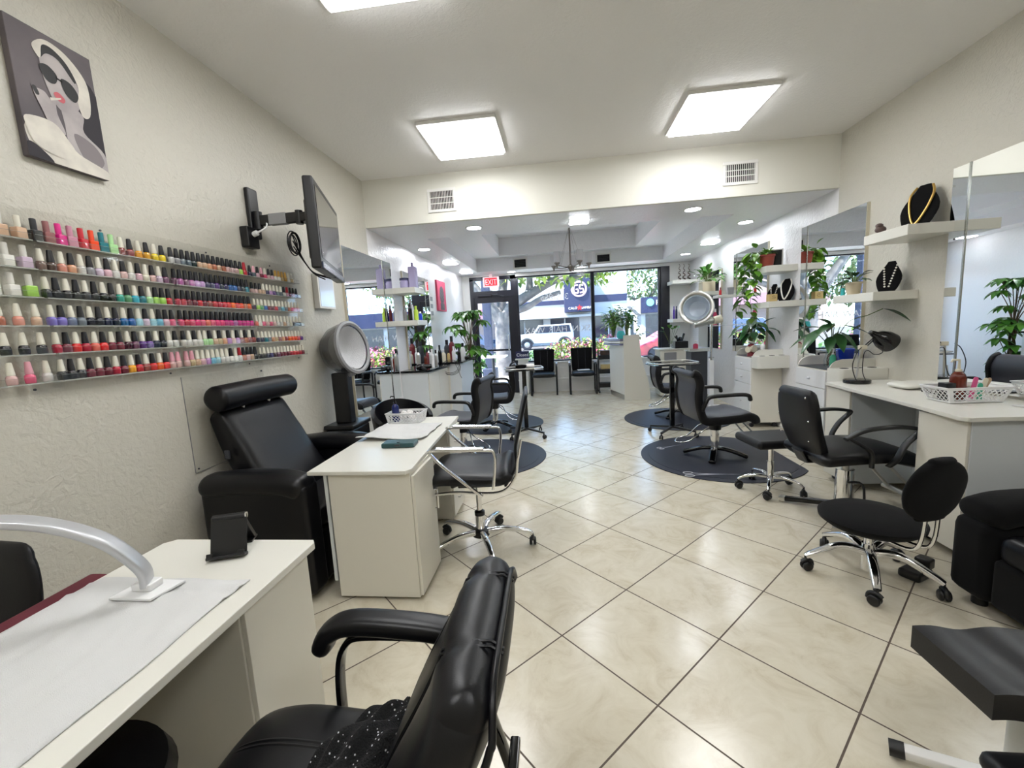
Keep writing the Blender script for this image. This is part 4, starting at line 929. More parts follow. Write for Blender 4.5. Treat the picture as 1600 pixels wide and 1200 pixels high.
# ---------------------------------------------------------------- foreground guest armchair
fc = thing('guest_armchair', 'large black leather armchair in the foreground with a stitched high back', 'chair', (-.49, .70, 0), PI / 2 + .02)
# local: faces +Y (world -X); local X is world +-Y
sp_ = spl([(0, .33, .39), (0, .31, .445), (0, .20, .475), (0, .0, .46), (0, -.16, .45)], 7)
se_ = obj('seat', G().sweep(sp_, .245, .05, (1, 0, 0), 4, 26, rnd=.03), 'leather', fc)
for xx in (.109, .121): obj('stitching', G().tube(spl([(xx, -.06, .509), (xx, .05, .514), (xx, .2, .524), (xx, .29, .507), (xx, .345, .475)], 4), .004, 6), 'leather', se_)
bp = spl([(0, -.09, .42), (0, -.135, .52), (0, -.18, .62), (0, -.225, .72), (0, -.275, .81), (0, -.31, .88), (0, -.325, .92)], 14)
nb = len(bp)
wd = [.225 + .015 * math.sin(PI * i / (nb - 1)) - .02 * (i / (nb - 1)) ** 4 for i in range(nb)]
th = [.064 - .004 * (i / (nb - 1)) for i in range(nb)]
bo = obj('backrest', G().sweep(bp, wd, th, (1, 0, 0), 3.2, 64, rnd=.04), 'leather', fc)
XS = (.115, -.085)
for v in bo.data.vertices:
    d = min(abs(v.co.x - q) for q in XS)
    if d < .03: v.co += Vector((0, -.9, -.4)) * (.011 * (1 - d / .03) ** 1.5) * (1 if v.co.y > min(bp, key=lambda p: abs(p.z - v.co.z)).y else 0)
for xq in XS:
    for dx in (-.006, .006):
        q = []
        for i in range(16, nb, 4):
            t_ = (bp[min(i + 1, nb - 1)] - bp[i - 1]).normalized(); N_ = t_.cross(Vector((1, 0, 0))).normalized()
            if N_.y < 0: N_ = -N_
            c = abs(xq / wd[i]); q.append(bp[i] + Vector((xq + dx, 0, 0)) + N_ * (th[i] * (1 - c ** 3.2) ** (1 / 3.2) - .0035))
        t0 = (bp[-1] - bp[-2]).normalized(); q += [bp[-1] + Vector((xq + dx, .012, 0)) + t0 * .039, bp[-1] + Vector((xq + dx, -.02, 0)) + t0 * .038, bp[-1] + Vector((xq + dx, -.045, 0)) + t0 * .024]
        obj('stitching', G().tube(q, .0028, 6), 'leather', bo)
edge = [bp[i] + Vector((wd[i] * .95, -th[i] * .80, -th[i] * .3)) for i in range(2, nb, 4)]
obj('piping', G().tube(spl(edge + [Vector((wd[-1] * .72, bp[-1].y - .045, bp[-1].z + .024)), Vector((0, bp[-1].y - .045, bp[-1].z + .028)), Vector((-wd[-1] * .72, bp[-1].y - .045, bp[-1].z + .024))] + [Vector((-e.x, e.y, e.z)) for e in edge[::-1]], 3), .006, 8), 'leather', bo)
for s in (-1, 1):
    x = s * .27
    fr = obj('arm_frame', G().sweep(spl([(x, .14, .02), (x, .135, .30), (x, .13, .56), (x, .10, .66), (x, .03, .685), (x, -.18, .68), (x, -.24, .67)], 6), .017, .009, (1, 0, 0), 4, 12), 'gloss', fc)
    obj('arm_pad', G().sweep(spl([(x, .165, .655), (x, .14, .695), (x, .07, .72), (x, -.10, .71), (x, -.22, .69)], 6), .037, [.026] * 25, (1, 0, 0), 2.8, 18, rnd=.02), 'leather', fr)
    obj('leg', G().sweep(spl([(x, -.22, .68), (x, -.28, .45), (x, -.40, .02)], 5), .016, .012, (1, 0, 0), 4, 12), 'gloss', fc)
obj('cross_bar', G().sweep([(-.27, -.34, .38), (.27, -.34, .38)], .014, .014, (0, 1, 0), 4, 10), 'gloss', fc)
obj('cross_bar', G().sweep([(-.27, .10, .36), (.27, .10, .36)], .012, .012, (0, 1, 0), 4, 10), 'gloss', fc)
kc = G()
def kf(u, v):
    x, y = (u - .5) * 2, (v - .5) * 2; r = math.hypot(x, y)
    return Vector((.17 * x, .13 * y, .13 * max(0, 1 - r * r * .62) + .012 * math.sin(x * 9 + y * 5) + .008 * math.sin(y * 17)))
kc.grid(kf, 40, 34, .01)
km = mat('sparkly_black_knit', sr(14, 14, 16), .9, bump=(260, 1.0, .01))
_nt = km.node_tree; _v = _nt.nodes.new('ShaderNodeTexVoronoi'); _v.inputs['Scale'].default_value = 85
_tc = _nt.nodes.new('ShaderNodeTexCoord'); _nt.links.new(_tc.outputs['Object'], _v.inputs['Vector'])
_l = _nt.nodes.new('ShaderNodeMath'); _l.operation = 'LESS_THAN'; _l.inputs[1].default_value = .17; _nt.links.new(_v.outputs['Distance'], _l.inputs[0])
_m = _nt.nodes.new('ShaderNodeMix'); _m.data_type = 'RGBA'; _m.inputs[6].default_value = sr(14, 14, 16); _m.inputs[7].default_value = sr(225, 225, 230); _nt.links.new(_l.outputs[0], _m.inputs[0]); _nt.links.new(_m.outputs[2], _nt.nodes['Principled BSDF'].inputs['Base Color'])
o = obj('knitted_shawl', kc, km, sharp=80); o.location = (-.435, .735, .505); o.rotation_euler = (0, -.10, .9)
tag(o, 'sparkly black knitted shawl bundled on the foreground armchair seat', 'shawl')
# ---------------------------------------------------------------- plants
def rosette(g, c, n, L, w, tilt=(.2, 1.0), bend=.5, seed=1, spread=2 * PI, a0=0, stemr=0, stemh=0):
    r = random.Random(seed)
    for i in range(n):
        a = a0 + spread * (i + r.uniform(-.3, .3)) / n; t = r.uniform(*tilt)
        d = Vector((math.cos(a) * math.cos(t), math.sin(a) * math.cos(t), math.sin(t)))
        l = L * r.uniform(.7, 1.15); h = stemh * r.uniform(.4, 1.1)
        b = Vector(c) + d * h
        g.leaf(b, d - Vector((0, 0, .15)), l, w * r.uniform(.8, 1.15), bend=bend * r.uniform(.5, 1.3), n=5)
        if stemr and h: yield b
def plant(name, label, loc, cat='plant'):
    return thing(name, label, cat, loc)
def leafy_pot(label, loc, potm, pr0, ph, n, L, w, seed, tilt=(.1, 1.3), bend=.6, stemh=.1, leafm='leaf', square=False, name='potted_plant'):
    t = plant(name, label, loc)
    if square: obj('pot', G().prism([(-pr0 * .8, -pr0 * .8), (pr0 * .8, -pr0 * .8), (pr0 * .8, pr0 * .8), (-pr0 * .8, pr0 * .8)], 0, ph, 'z', .004), potm, t)
    else: obj('pot', G().lathe([(0, 0), (pr0 * .72, 0), (pr0 * .78, .01), (pr0 * .95, ph * .85), (pr0 * 1.04, ph * .86), (pr0 * 1.04, ph), (pr0 * .92, ph), (pr0 * .88, ph * .85), (0, ph * .82)], 24), potm, t)
    obj('soil', G().lathe([(pr0 * .88, ph * .84), (0, ph * .9)], 20), 'soil', t)
    g = G(); s = G(); r = random.Random(seed); g.cl = s.cl = (-9, RX - .012 - loc[0])
    for b in rosette(g, (0, 0, ph), n, L, w, tilt, bend, seed, stemr=.003, stemh=stemh): s.tube([(b.x * .15, b.y * .15, ph * .85), (b.x * .6, b.y * .6, (ph + b.z) / 2 + .01), b], .0028, 5)
    obj('foliage', g, leafm, t, sharp=80)
    if len(s.b.verts): obj('stems', s, 'stem', t)
    else: s.b.free()
    return t
# money tree by the door
mt = plant('money_tree', 'tall money tree with drooping leaves standing on the floor by the glass door', (-1.62, 7.62, 0))
obj('pot', G().lathe([(0, 0), (.13, 0), (.17, .26), (.18, .27), (.18, .30), (.16, .30), (.15, .26), (0, .25)], 24), 'white', mt)
tr = G(); tr.cl = (-.47, 9)
for i in range(3): tr.tube(spl([(.03 * math.cos(2.1 * i + q * 1.3), .03 * math.sin(2.1 * i + q * 1.3), .25 + q * .16) for q in range(6)], 4), .018, 8)
ends = []
r = random.Random(5)
for i in range(22):
    a = i * 2.4; R_ = r.uniform(.1, .34); z = r.uniform(1.0, 1.88); e = (R_ * math.cos(a), R_ * math.sin(a), z); ends.append(e)
    tr.tube(spl([(.01, 0, .95), (e[0] * .3, e[1] * .3, (1.0 + z) / 2), e], 4), .006, 6)
for i in range(6):
    e = (.12 * math.cos(i * 1.7) + .04, .12 * math.sin(i * 1.7), .45 + .11 * i); ends.append(e); tr.tube([(0, 0, .5), e], .006, 6)
obj('trunk', tr, 'bark', mt)
g = G(); g.cl = (-.47, 9)
for e in ends:
    for j in range(7):
        a = 2 * PI * j / 7 + e[0] * 9; g.leaf(e, (math.cos(a), math.sin(a), -.15), r.uniform(.16, .22), r.uniform(.085, .115), bend=.55, n=5)
obj('foliage', g, 'leaf', mt, sharp=80)
# ---------------------------------------------------------------- stations on the right wall
def station(label, loc, n=4):
    """white salon station: drawers towards the aisle (-X), tray pocket on its -Y side"""
    t = thing('salon_station', label, 'cabinet', loc, 0, 'white drawer stations along the right wall')
    D = RX - loc[0] - .004
    obj('carcass', G().box(.018, D, 0, .50, .07, .93, .003), 'lam', t)
    hs = [.93, .76, .60, .0 + .07]
    zt = .92
    for h in (.17, .17, .49):
        dr = obj('drawer', G().box(0, .017, .01, .49, zt - h + .006, zt, .003), 'wplast', t); 
        obj('knob', G().lathe_el((-.012, .25, zt - h / 2), (.014, .016, .014), 12, 8).cyl((0, .25, zt - h / 2), (-.012, .25, zt - h / 2), .007), 'frost', dr)
        zt -= h
    for q, th_ in ((-.012, 0), (.49, 1)):
        ar = [(0.02, .93)] + [(.14 - .12 * math.cos(a), .93 + .10 * math.sin(a)) for a in [PI / 2 * k / 8 for k in range(1, 9)]] + [(D, 1.03), (D, .93)]
        obj('curved_side', G().prism(ar, q, q + .014, 'y', .002), 'lamtop', t)
    obj('work_surface', G().box(.02, D, .004, .488, .931, .938), 'dgrey', t)
    g = G().prism([(.01, 0), (D, 0), (D, -.17), (.06, -.17), (.03, -.155), (.01, -.12)], .80, .955, 'z', .004)
    obj('tool_pocket', g, 'lamtop', t)
    for k in range(3): obj('painted_hole_shade', G().lathe([(0, .9555), (.032, .9555), (.034, .957), (.028, .958), (0, .958)], 18, .10 + .115 * k, -.085), 'dark', t)  # dark discs on top, painted as the shade inside the holes
    for a, b in ((.05, .06), (.05, .44), (D - .05, .06), (D - .05, .44)): obj('caster', G().cyl((a, b - .012, .028), (a, b + .012, .028), .027, n=14).cyl((a, b, .03), (a, b, .075), .01), 'plastic', t)
    return t
station('white drawer station holding the red tool and leafy vase, behind the styling chair', (2.46, 5.72, 0))
station('white drawer station right behind the manicure desk, under the nearer mirror', (2.44, 4.14, 0))
# things on the farther station
t = thing('red_hair_tool', 'red hair tool with cream round end and white nozzle on the far white station', 'hair tool', (2.53, 5.88, .939), .5)
obj('body', G().lathe([(0, 0), (.05, 0), (.045, .02), (.038, .10), (.045, .14), (.03, .16), (0, .162)], 20), 'redw', t)
obj('round_end', G().cyl((.0, -.055, .10), (.0, -.02, .10), .048, n=24).cyl((-.06, 0, .09), (-.045, 0, .09), .04, n=24), 'cream', t)
obj('nozzle', G().sweep([(-.07, 0, .20), (.06, 0, .165)], .02, .012, (0, 1, 0), 3, 12), 'wplast', t)
def vase_plant(label, loc, seed, L, w, leaves, water='clear'):
    t = plant('vase_plant', label, loc)
    obj('vase', G().lathe([(0, 0), (.05, 0), (.062, .02), (.066, .07), (.05, .12), (.046, .16), (.050, .165), (.043, .16), (.046, .12), (.06, .07), (.056, .02), (0, .008)], 24), 'glass', t)
    rt = G(); rr = random.Random(seed)
    for i in range(14): 
        a = rr.uniform(0, 6.3); rt.tube(spl([(0.02 * math.cos(a), .02 * math.sin(a), .15), (.04 * math.cos(a + .5), .04 * math.sin(a + .5), .08), (.035 * math.cos(a + 1.4), .035 * math.sin(a + 1.4), .02)], 4), .0022, 5)
    obj('roots', rt, 'bark', t)
    g = G(); s = G(); g.cl = s.cl = (-9, RX - .012 - loc[0])
    for (e, d, l, ww) in leaves:
        s.tube(spl([(0, 0, .06), (e[0] * .35, e[1] * .35, .06 + (e[2] - .06) * .6), e], 5), .0035, 6)
        g.leaf(e, d, l, ww, bend=.25, n=7)
    obj('stems', s, 'stem', t); obj('foliage', g, 'leafd', t, sharp=80)
    return t
rr = random.Random(9)
lv = []
for i in range(22):
    a = rr.uniform(0, 2 * PI); R_ = rr.uniform(.03, .14); z = rr.uniform(.25, .52)
    lv.append(((R_ * math.cos(a), R_ * math.sin(a), z), (math.cos(a), math.sin(a), -.3 - .4 * rr.random()), rr.uniform(.15, .22), rr.uniform(.085, .12)))
lv.append(((.13, -.10, .36), (.75, -.55, -.15), .26, .10)); lv.append(((.1, -.08, .42), (.45, -.5, .5), .2, .07)); lv.append(((.12, -.1, .35), (.4, -.7, -.7), .2, .08))
vase_plant('dark leafy plant rooting in a glass vase on the far white station', (2.60, 6.02, .939), 3, .2, .08, lv)
bottle('spray_bottle', 2.64, 5.80, .939, .028, .22, 'wplast', 'wplast', 'white spray bottle beside the vase on the far station', .45, .25, True)
lv = [((-.10, -.02, .38), (-.8, -.3, -.55), .30, .12), ((-.04, -.04, .40), (-.7, -.25, .5), .22, .07), ((-.02, -.05, .42), (-.9, -.5, -.2), .26, .10), ((.03, -.06, .40), (.8, -.5, -.2), .24, .08), ((.02, -.05, .34), (.5, -.6, -.7), .22, .11), ((0, -.05, .33), (-.1, -.8, -.7), .2, .1), ((-.05, .1, .38), (-.6, .6, .1), .24, .09), ((.05, .1, .4), (.3, .8, -.1), .22, .09), ((-.12, .05, .34), (-.9, .2, -.4), .24, .09), ((.04, -.02, .30), (.3, -.9, -.4), .2, .09), ((-.06, -.08, .30), (-.5, -.7, -.5), .2, .09)]
vp = vase_plant('large dark leaved plant in a glass vase behind the black desk lamp', (2.58, 4.30, .939), 4, .2, .08, lv)
o = obj('long_stem', G().tube(spl([(0, 0, .2), (.05, -.12, .42), (.12, -.26, .48), (.17, -.36, .53)], 5), .004, 6), 'stem', vp)
obj('long_leaf', G().leaf((.17, -.36, .53), (.35, -.8, -.3), .22, .075, bend=.2, n=7), 'leafd', vp, sharp=80)
t = thing('blue_pot', 'cobalt blue glazed pot beside the glass vase, behind the lamp', 'pot', (2.72, 4.34, .939))
obj('pot', G().lathe([(0, 0), (.055, 0), (.06, .01), (.07, .15), (.074, .155), (.074, .17), (.064, .17), (.058, .03), (0, .02)], 26), 'blue', t)
bottle('pump_bottle', 2.53, 4.20, .939, .025, .19, 'green', 'wplast', 'green bottle with white pump next to the glass vase', .45, .3, True)
# necklace stands
def bust(label, loc, rz, h, w, pearls=0, strap=None, cat='necklace stand'):
    t = thing('necklace_stand', label, cat, loc, rz)
    T = Matrix.Rotation(-.30, 4, 'X')
    k = 8
    P = [(0, 0, h * i / k) for i in range(k + 1)]
    W = [w * .62, w * .80, w * .92, w, w * .98, w * .86, w * .66, w * .46, w * .30]
    obj('velvet_board', G(T).sweep(P, [x / 2 for x in W], [.011] * (k + 1), (1, 0, 0), 4, 20, rnd=.006), 'fabric', t)
    obj('easel_back', G().prism([(.0, .0), (.02, .0), (h * .45, .0), (h * .27, h * .8)], -.02, .02, 'x', .002), 'fabric', t)
    if pearls:
        for s in (-1, 1):
            g = G(T)
            for i in range(9):
                z = h * (.15 + .7 * i / 8); g.ball((s * w * (.08 + .17 * i / 8), -.016, z), .0075, 8)
            obj('pearl_strand', g, 'pearl', t)
    if strap:
        obj('necklace', G(T).tube(spl([(-w * .2, -.006, h * .98), (-w * .30, -.016, h * .75), (-w * .2, -.018, h * .35), (0, -.02, h * .05), (w * .2, -.018, h * .35), (w * .30, -.016, h * .75), (w * .2, -.006, h * .98)], 6), .008, 8), strap, t)
    return t
bust('black velvet necklace bust with gold chain on the upper right shelf', (2.70, 3.60, 2.062), -1.15, .32, .24, strap='gold')
bust('black velvet stand with two pearl strands beside the beige pot', (2.70, 3.84, 1.607), -.95, .25, .17, pearls=1)
bust('small black stand with rows of beads behind the tan box', (2.66, 5.62, 1.627), -.8, .22, .15, pearls=1)
bust('larger black stand with a white pearl loop, right of the tan box', (2.74, 5.50, 1.627), -.8, .27, .19, strap='pearl')
t = thing('gift_box', 'small tan box with a printed swirl in front of the necklace stands', 'box', (2.565, 5.43, 1.627))
obj('box', G().box(-.045, .045, -.03, .05, 0, .085, .002), 'lwood', t)
obj('print', G().tube(spl([(-.02, -.031, .03), (.015, -.031, .03), (.02, -.031, .045), (-.01, -.031, .05), (.0, -.031, .065), (.02, -.031, .06)], 4), .002, 5), 'wood', t)
t = thing('small_figurine', 'small dark stone figurine at the left end of the upper right shelf', 'figurine', (2.60, 3.80, 2.062))
obj('figure', G().ball((0, 0, .035), (.04, .03, .03), 12).ball((-.01, 0, .065), (.028, .024, .02), 10), mat('figurine_stone', sr(96, 78, 76), .5, bump=(60, .5)), t)
leafy_pot('beige pot of dark leaves at the left end of the lower right shelf', (2.60, 4.08, 1.607), 'pot', .062, .105, 16, .12, .055, 21, (.1, 1.2), .4, .07, 'leafd')
bottle('perfume_bottle', 2.57, 4.17, 1.607, .016, .09, 'cyan', 'wplast', 'small aqua bottle beside the beige pot', .5, .25)
# trailing pothos
po = leafy_pot('terracotta pot of pothos trailing down beside the upper shelf', (2.60, 5.66, 2.052), 'terra', .088, .15, 22, .09, .06, 31, (.2, 1.3), .4, .05, 'leafl', name='pothos')
g = G(); s = G(); r = random.Random(8)
for k, (dx, dy, dz) in enumerate(((-.16, .02, -.62), (-.22, .05, -.42), (-.12, -.02, -.3), (-.2, .14, -.55))):
    path = spl([(-.05, 0, .15), (dx * .8, dy * .5, .19), (dx, dy, .02), (dx * 1.05, dy + .02, dz * .5), (dx * .95 - .03 * k, dy, dz)], 6)
    s.tube(path, .003, 5)
    for i, p in enumerate(path[6:]):
        a = r.uniform(0, 6.28); g.leaf(p, (math.cos(a), math.sin(a), -.5), r.uniform(.085, .12), r.uniform(.07, .095), bend=.3, n=5)
g.leaf((-.13, 0, .24), (-.5, -.3, .6), .1, .08, bend=.1, n=5)
obj('trailing_leaves', g, 'leafl', po, sharp=80); obj('vines', s, 'stem', po)
t = thing('photo_frame', 'white framed dark picture leaning behind the terracotta pot', 'frame', (2.74, 5.74, 2.052), -.5)
obj('frame', G(Matrix.Rotation(-.15, 4, 'X')).box(-.08, .08, 0, .015, 0, .23, .003).mi(1).box(-.065, .065, -.001, .0, .015, .215), ['white', 'dark'], t)
# ---------------------------------------------------------------- right manicure desk
rd = thing('manicure_desk', 'long white manicure desk under the large right wall mirror', 'desk', (0, 0, 0))
obj('desktop', G().prism([(2.17, 2.50), (2.20, 2.47), (RX - .003, 2.47), (RX - .003, 3.93), (2.33, 3.93), (2.30, 3.90), (2.21, 2.85)], .835, .86, 'z', .003), 'lamtop', rd)
obj('pedestal', G().box(2.24, 2.83, 2.51, 2.84, .05, .834, .002), 'laminate2', rd)
obj('door', G().box(2.222, 2.239, 2.515, 2.835, .06, .825, .002), 'lam', rd)
obj('pedestal', G().box(2.33, 2.83, 3.60, 3.90, .05, .834, .002), 'laminate2', rd)
obj('door', G().box(2.312, 2.329, 3.605, 3.895, .06, .825, .002), 'lam', rd)
obj('modesty_panel', G().box(2.80, 2.815, 2.84, 3.60, .1, .834), 'laminate2', rd)
for a, b in ((2.30, 2.56), (2.30, 2.80), (2.38, 3.66), (2.38, 3.84)): obj('caster', G().cyl((a, b - .012, .026), (a, b + .012, .026), .025, n=14).cyl((a, b, .03), (a, b, .052), .01), 'plastic', rd)
tl = thing('desk_lamp', 'glossy black desk lamp with round base at the far end of the right desk', 'desk lamp', (2.485, 3.80, .862))
obj('base', G().lathe([(0, 0), (.092, 0), (.095, .004), (.095, .024), (.09, .03), (0, .031)], 36), 'gloss', tl)
obj('lower_arm', G().cyl((0, .01, .03), (.02, .0, .29), .008).cyl((-.012, -.01, .03), (-.0, -.01, .12), .006), 'steel', tl)
obj('joint', G().box(.0, .06, -.014, .014, .28, .315, .004), 'cream', tl)
obj('upper_arm', G().cyl((.04, .008, .30), (.13, .008, .385), .005).cyl((.04, -.008, .29), (.13, -.008, .375), .005), 'gloss', tl)
ST = Matrix.Translation((.115, 0, .40)) @ Matrix.Rotation(.25, 4, 'Z') @ Matrix.Rotation(2.05, 4, 'Y')
obj('lamp_shade', G(ST).lathe([(.0, -.03), (.02, -.03), (.026, -.01), (.03, .02), (.055, .05), (.078, .11), (.082, .17), (.079, .17), (.075, .11), (.052, .055), (.02, .03), (0, .03)], 30).lathe([(.01, -.05), (.018, -.045), (.018, -.03), (.0, -.03)], 12), 'gloss', tl)
obj('bulb', G(ST).ball((0, 0, .11), .03, 14), 'cream', tl)
obj('flex', G().tube(spl([(.17, -.02, .33), (.17, -.02, .25), (.11, -.02, .235), (.06, -.02, .27), (.03, -.02, .24), (.02, -.03, .1), (.02, -.07, .03)], 6), .0035, 6).tube(spl([(-.01, -.05, .30), (-.05, -.06, .26), (-.085, -.07, .15), (-.06, -.08, .04), (-.03, -.08, .03)], 6), .0035, 6), 'plastic', tl)
o = obj('hand_cushion', G().sweep([(-.10, 0, 0), (0, 0, .004), (.12, 0, 0)], .11, .022, (0, 1, 0), 2.8, 22, rnd=.05), 'lamtop'); o.location = (2.68, 3.46, .885); tag(o, 'flat white hand cushion between the lamp and the basket', 'cushion')
basket('white woven plastic basket of nail tools on the right desk', (2.55, 2.93, .863), .0, .29, .17, .095, 1.25)
bottle('pump_bottle', 2.525, 2.95, .869, .040, .255, 'amber', 'cream', 'amber pump bottle standing in the right desk basket', .55, .30, True)
o = obj('black_box', G().box(-.03, .03, -.03, .03, 0, .11, .004), 'plastic'); o.location = (2.455, 2.94, .869); tag(o, 'small black box left of the amber bottle in the right basket', 'box')
def nailfile(x, y, rx, ry, m, l, lb, w=.014):
    o = obj('nail_file', G().prism([(-w, 0), (w, 0), (w, l - w), (w * .7, l - w * .3), (0, l), (-w * .7, l - w * .3), (-w, l - w)], -.002, .002, 'y'), m)
    o.location = (x, y, .870); o.rotation_euler = (rx, ry, 0); tag(o, lb, 'nail file')
nailfile(2.605, 2.95, .0, .18, 'pink', .14, 'pink brush handle poking out of the right basket')
nailfile(2.62, 2.91, .0, 0, 'green', .105, 'green pumice file in the right basket')
nailfile(2.645, 2.94, .0, .26, 'cream', .135, 'cream nail file leaning right, nearest the green one')
nailfile(2.655, 2.96, .1, .38, mat('file_tan', sr(176, 150, 122), .7), .14, 'tan nail file leaning farthest right in the basket')
o = towel('towel', 2.64, 2.82, 2.56, 2.74, .862, 'small white towel at the near right corner of the right desk', 9, .01, nu=14, nv=14)
o = obj('black_tray', G().box(-.12, .12, -.09, .09, 0, .012, .004), 'plastic'); o.location = (2.70, 3.20, .862); tag(o, 'flat black tray behind the basket against the mirror', 'tray')
# ---------------------------------------------------------------- chairs of the right side
hc = thing('hydraulic_armchair', 'black armchair with open loop arms and chrome pump at the right desk', 'chair', (2.02, 3.16, 0), E_ + .06)
obj('seat', G().sweep(spl([(0, -.26, .475), (0, -.05, .485), (0, .15, .485), (0, .29, .455)], 4), .255, .055, (1, 0, 0), 3.4, 26, rnd=.05), 'leather', hc)
bk_ = obj('backrest', G().sweep(spl([(0, -.27, .52), (0, -.32, .66), (0, -.345, .80), (0, -.355, .90)], 5), [.17 + .045 * math.sin(PI * (i + 3) / 21) for i in range(16)], .042, (1, 0, 0), 3.4, 26, rnd=.05), 'vinyl', hc)
for i, (px_, pz_) in enumerate(((-.16, .60), (.16, .60), (-.17, .74), (.17, .74), (-.15, .90), (.15, .90))):
    obj('rivet', G().ball((px_, -.32 - .045 - (pz_ - .6) * .09, pz_), .006, 8), 'chrome', bk_)
obj('bracket', G().sweep([(0, -.10, .42), (0, -.30, .42), (0, -.34, .50)], .06, .012, (1, 0, 0), 4, 10), 'plastic', hc)
for s in (-1, 1):
    x = s * .30
    obj('armrest', G().sweep(spl([(x, -.22, .65), (x, -.10, .70), (x, .08, .715), (x, .21, .70), (x, .23, .68), (x, .15, .60), (x, .10, .50), (x * .85, .09, .44)], 6), .022, .012, (1, 0, 0), 3, 12, rnd=.01).sweep(spl([(x, -.21, .655), (x, -.12, .60), (x, -.06, .55), (x * .9, -.03, .44)], 5), .018, .010, (1, 0, 0), 3, 12), 'plastic', hc)
obj('pump_column', G().cyl((0, 0, .06), (0, 0, .34), .062, .055, 26).mi(1).cyl((0, 0, .34), (0, 0, .44), .024, n=16), ['chrome', 'steel'], hc)
obj('seat_plate', G().box(-.1, .1, -.1, .1, .42, .435), 'dgrey', hc)
for i in range(4):
    a = PI / 4 + i * PI / 2 + .1; c, s = math.cos(a), math.sin(a)
    lg = obj('leg', G().sweep([(c * .02, s * .02, .07), (c * .36, s * .36, .03)], .030, .016, (-s, c, 0), 5, 12), 'gloss', hc)
    obj('foot_cap', G().sweep([(c * .36, s * .36, .029), (c * .40, s * .40, .026)], .033, .018, (-s, c, 0), 5, 12), 'steel', lg)
obj('pump_lever', G().tube(spl([(.06, -.02, .26), (.14, .02, .27), (.15, .03, .1)], 4), .008), 'plastic', hc)
obj('footrest', G().cyl((-.12, .18, .42), (-.16, .44, .13), .011).cyl((.12, .18, .42), (.16, .44, .13), .011).cyl((-.22, .45, .12), (.22, .45, .12), .018), 'steel', hc)
sq = thing('rolling_stool', 'square black vinyl stool on a chrome wheeled base beyond the loop armed chair', 'stool', (1.73, 3.62, 0), .12)
obj('seat', G().box(-.21, .21, -.19, .19, .405, .475, .03, 4), 'vinyl', sq)
obj('gas_lift', G().cyl((0, 0, .08), (0, 0, .25), .027, n=18).cyl((0, 0, .25), (0, 0, .40), .021, n=18), 'chrome', sq)
star_base(sq, .245, .12, .04, 'chrome', a0=.35, arc=.02, rleg=.014)
sw = thing('pedicure_chair', 'low black cloth swivel chair with round seat, small back and chrome base', 'chair', (1.66, 2.38, 0), .28)
obj('seat', G().lathe([(0, .285), (.12, .285), (.20, .30), (.232, .325), (.235, .345), (.20, .366), (.1, .374), (0, .375)], 44), 'fabric', sw)
BP = []
obj('backrest', G().sweep(spl([(0, -.275, .47), (0, -.285, .58), (0, -.30, .68), (0, -.31, .75)], 5), [.085, .115, .14, .158, .168, .175, .178, .178, .175, .168, .158, .145, .130, .11, .09, .07], [.030] * 16, (1, 0, 0), 2.4, 26, rnd=.02), 'fabric', sw)
obj('back_bars', G().tube(spl([(-.035, -.05, .275), (-.04, -.22, .28), (-.04, -.275, .34), (-.035, -.29, .52)], 5), .009, 8).tube(spl([(.035, -.05, .275), (.04, -.22, .28), (.04, -.275, .34), (.035, -.29, .52)], 5), .009, 8), 'chrome', sw)
obj('gas_lift', G().cyl((0, 0, .035), (0, 0, .19), .030, n=20).cyl((0, 0, .19), (0, 0, .285), .022, n=16), 'chrome', sw)
star_base(sw, .30, .145, .05, 'chrome', a0=.2, arc=.045, rleg=.022)
ks = thing('kneeling_stool', 'black contoured kneeling stool on a white metal frame, bottom right corner', 'stool', (1.29, 1.22, 0))
def kst(u, v): return Vector((-.19 + .42 * u, -.11 + .26 * v, .45 - .022 * math.exp(-((u - .32) / .16) ** 2) + .012 * math.sin(u * 5)))
obj('seat', G().grid(kst, 24, 10, .075), 'vinyl', ks, sharp=50)
obj('column', G().cyl((0, 0, .07), (0, 0, .375), .030, n=20), mat('white_metal', sr(206, 208, 206), .35), ks)
obj('knee_pad', G().sweep([(-.16, -.17, .225), (.24, -.17, .225)], .10, .035, (0, 1, 0), 3.4, 20, rnd=.03), 'vinyl', ks)
obj('pad_arm', G().cyl((0, 0, .2), (0, -.17, .2), .018), 'steel', ks)
lg = obj('leg', G().sweep([(0.0, -.0, .06), (-.22, .105, .035)], .022, .015, (.5, .8, 0), 5, 12), 'white', ks)
obj('end_cap', G().sweep([(-.22, .105, .035), (-.255, .122, .031)], .024, .017, (.5, .8, 0), 5, 12), 'plastic', lg)
for dx, dy in ((.22, .10), (.16, -.20), (-.14, -.22)): obj('leg', G().sweep([(0, 0, .06), (dx, dy, .03)], .02, .015, (-dy, dx, 0), 5, 12), 'white', ks)
pc2 = thing('pedicure_armchair', 'black upholstered pedicure armchair cut by the right edge of the photo', 'armchair', (1.94, 1.95, 0))
obj('arm', G().box(.0, .85, .10, .30, .05, .44, .05, 3).sweep(spl([(.07, .20, .47), (.2, .20, .50), (.5, .20, .51), (.85, .20, .51)], 5), .11, .065, (0, 1, 0), 2.6, 24, rnd=.05), 'fabric', pc2)
obj('base', G().box(.015, .85, -.52, .10, .06, .30, .03, 3), 'fabric', pc2)
obj('seat', G().box(.02, .60, -.51, .095, .28, .42, .05, 4), 'leather', pc2)
obj('arm', G().box(.0, .85, -.72, -.52, .05, .50, .06, 3), 'fabric', pc2)
obj('backrest', G().box(.62, .85, -.51, .095, .30, .88, .06, 4), 'leather', pc2)
obj('foot', G().cyl((.08, .20, 0), (.08, .20, .06), .03), 'plastic', pc2)
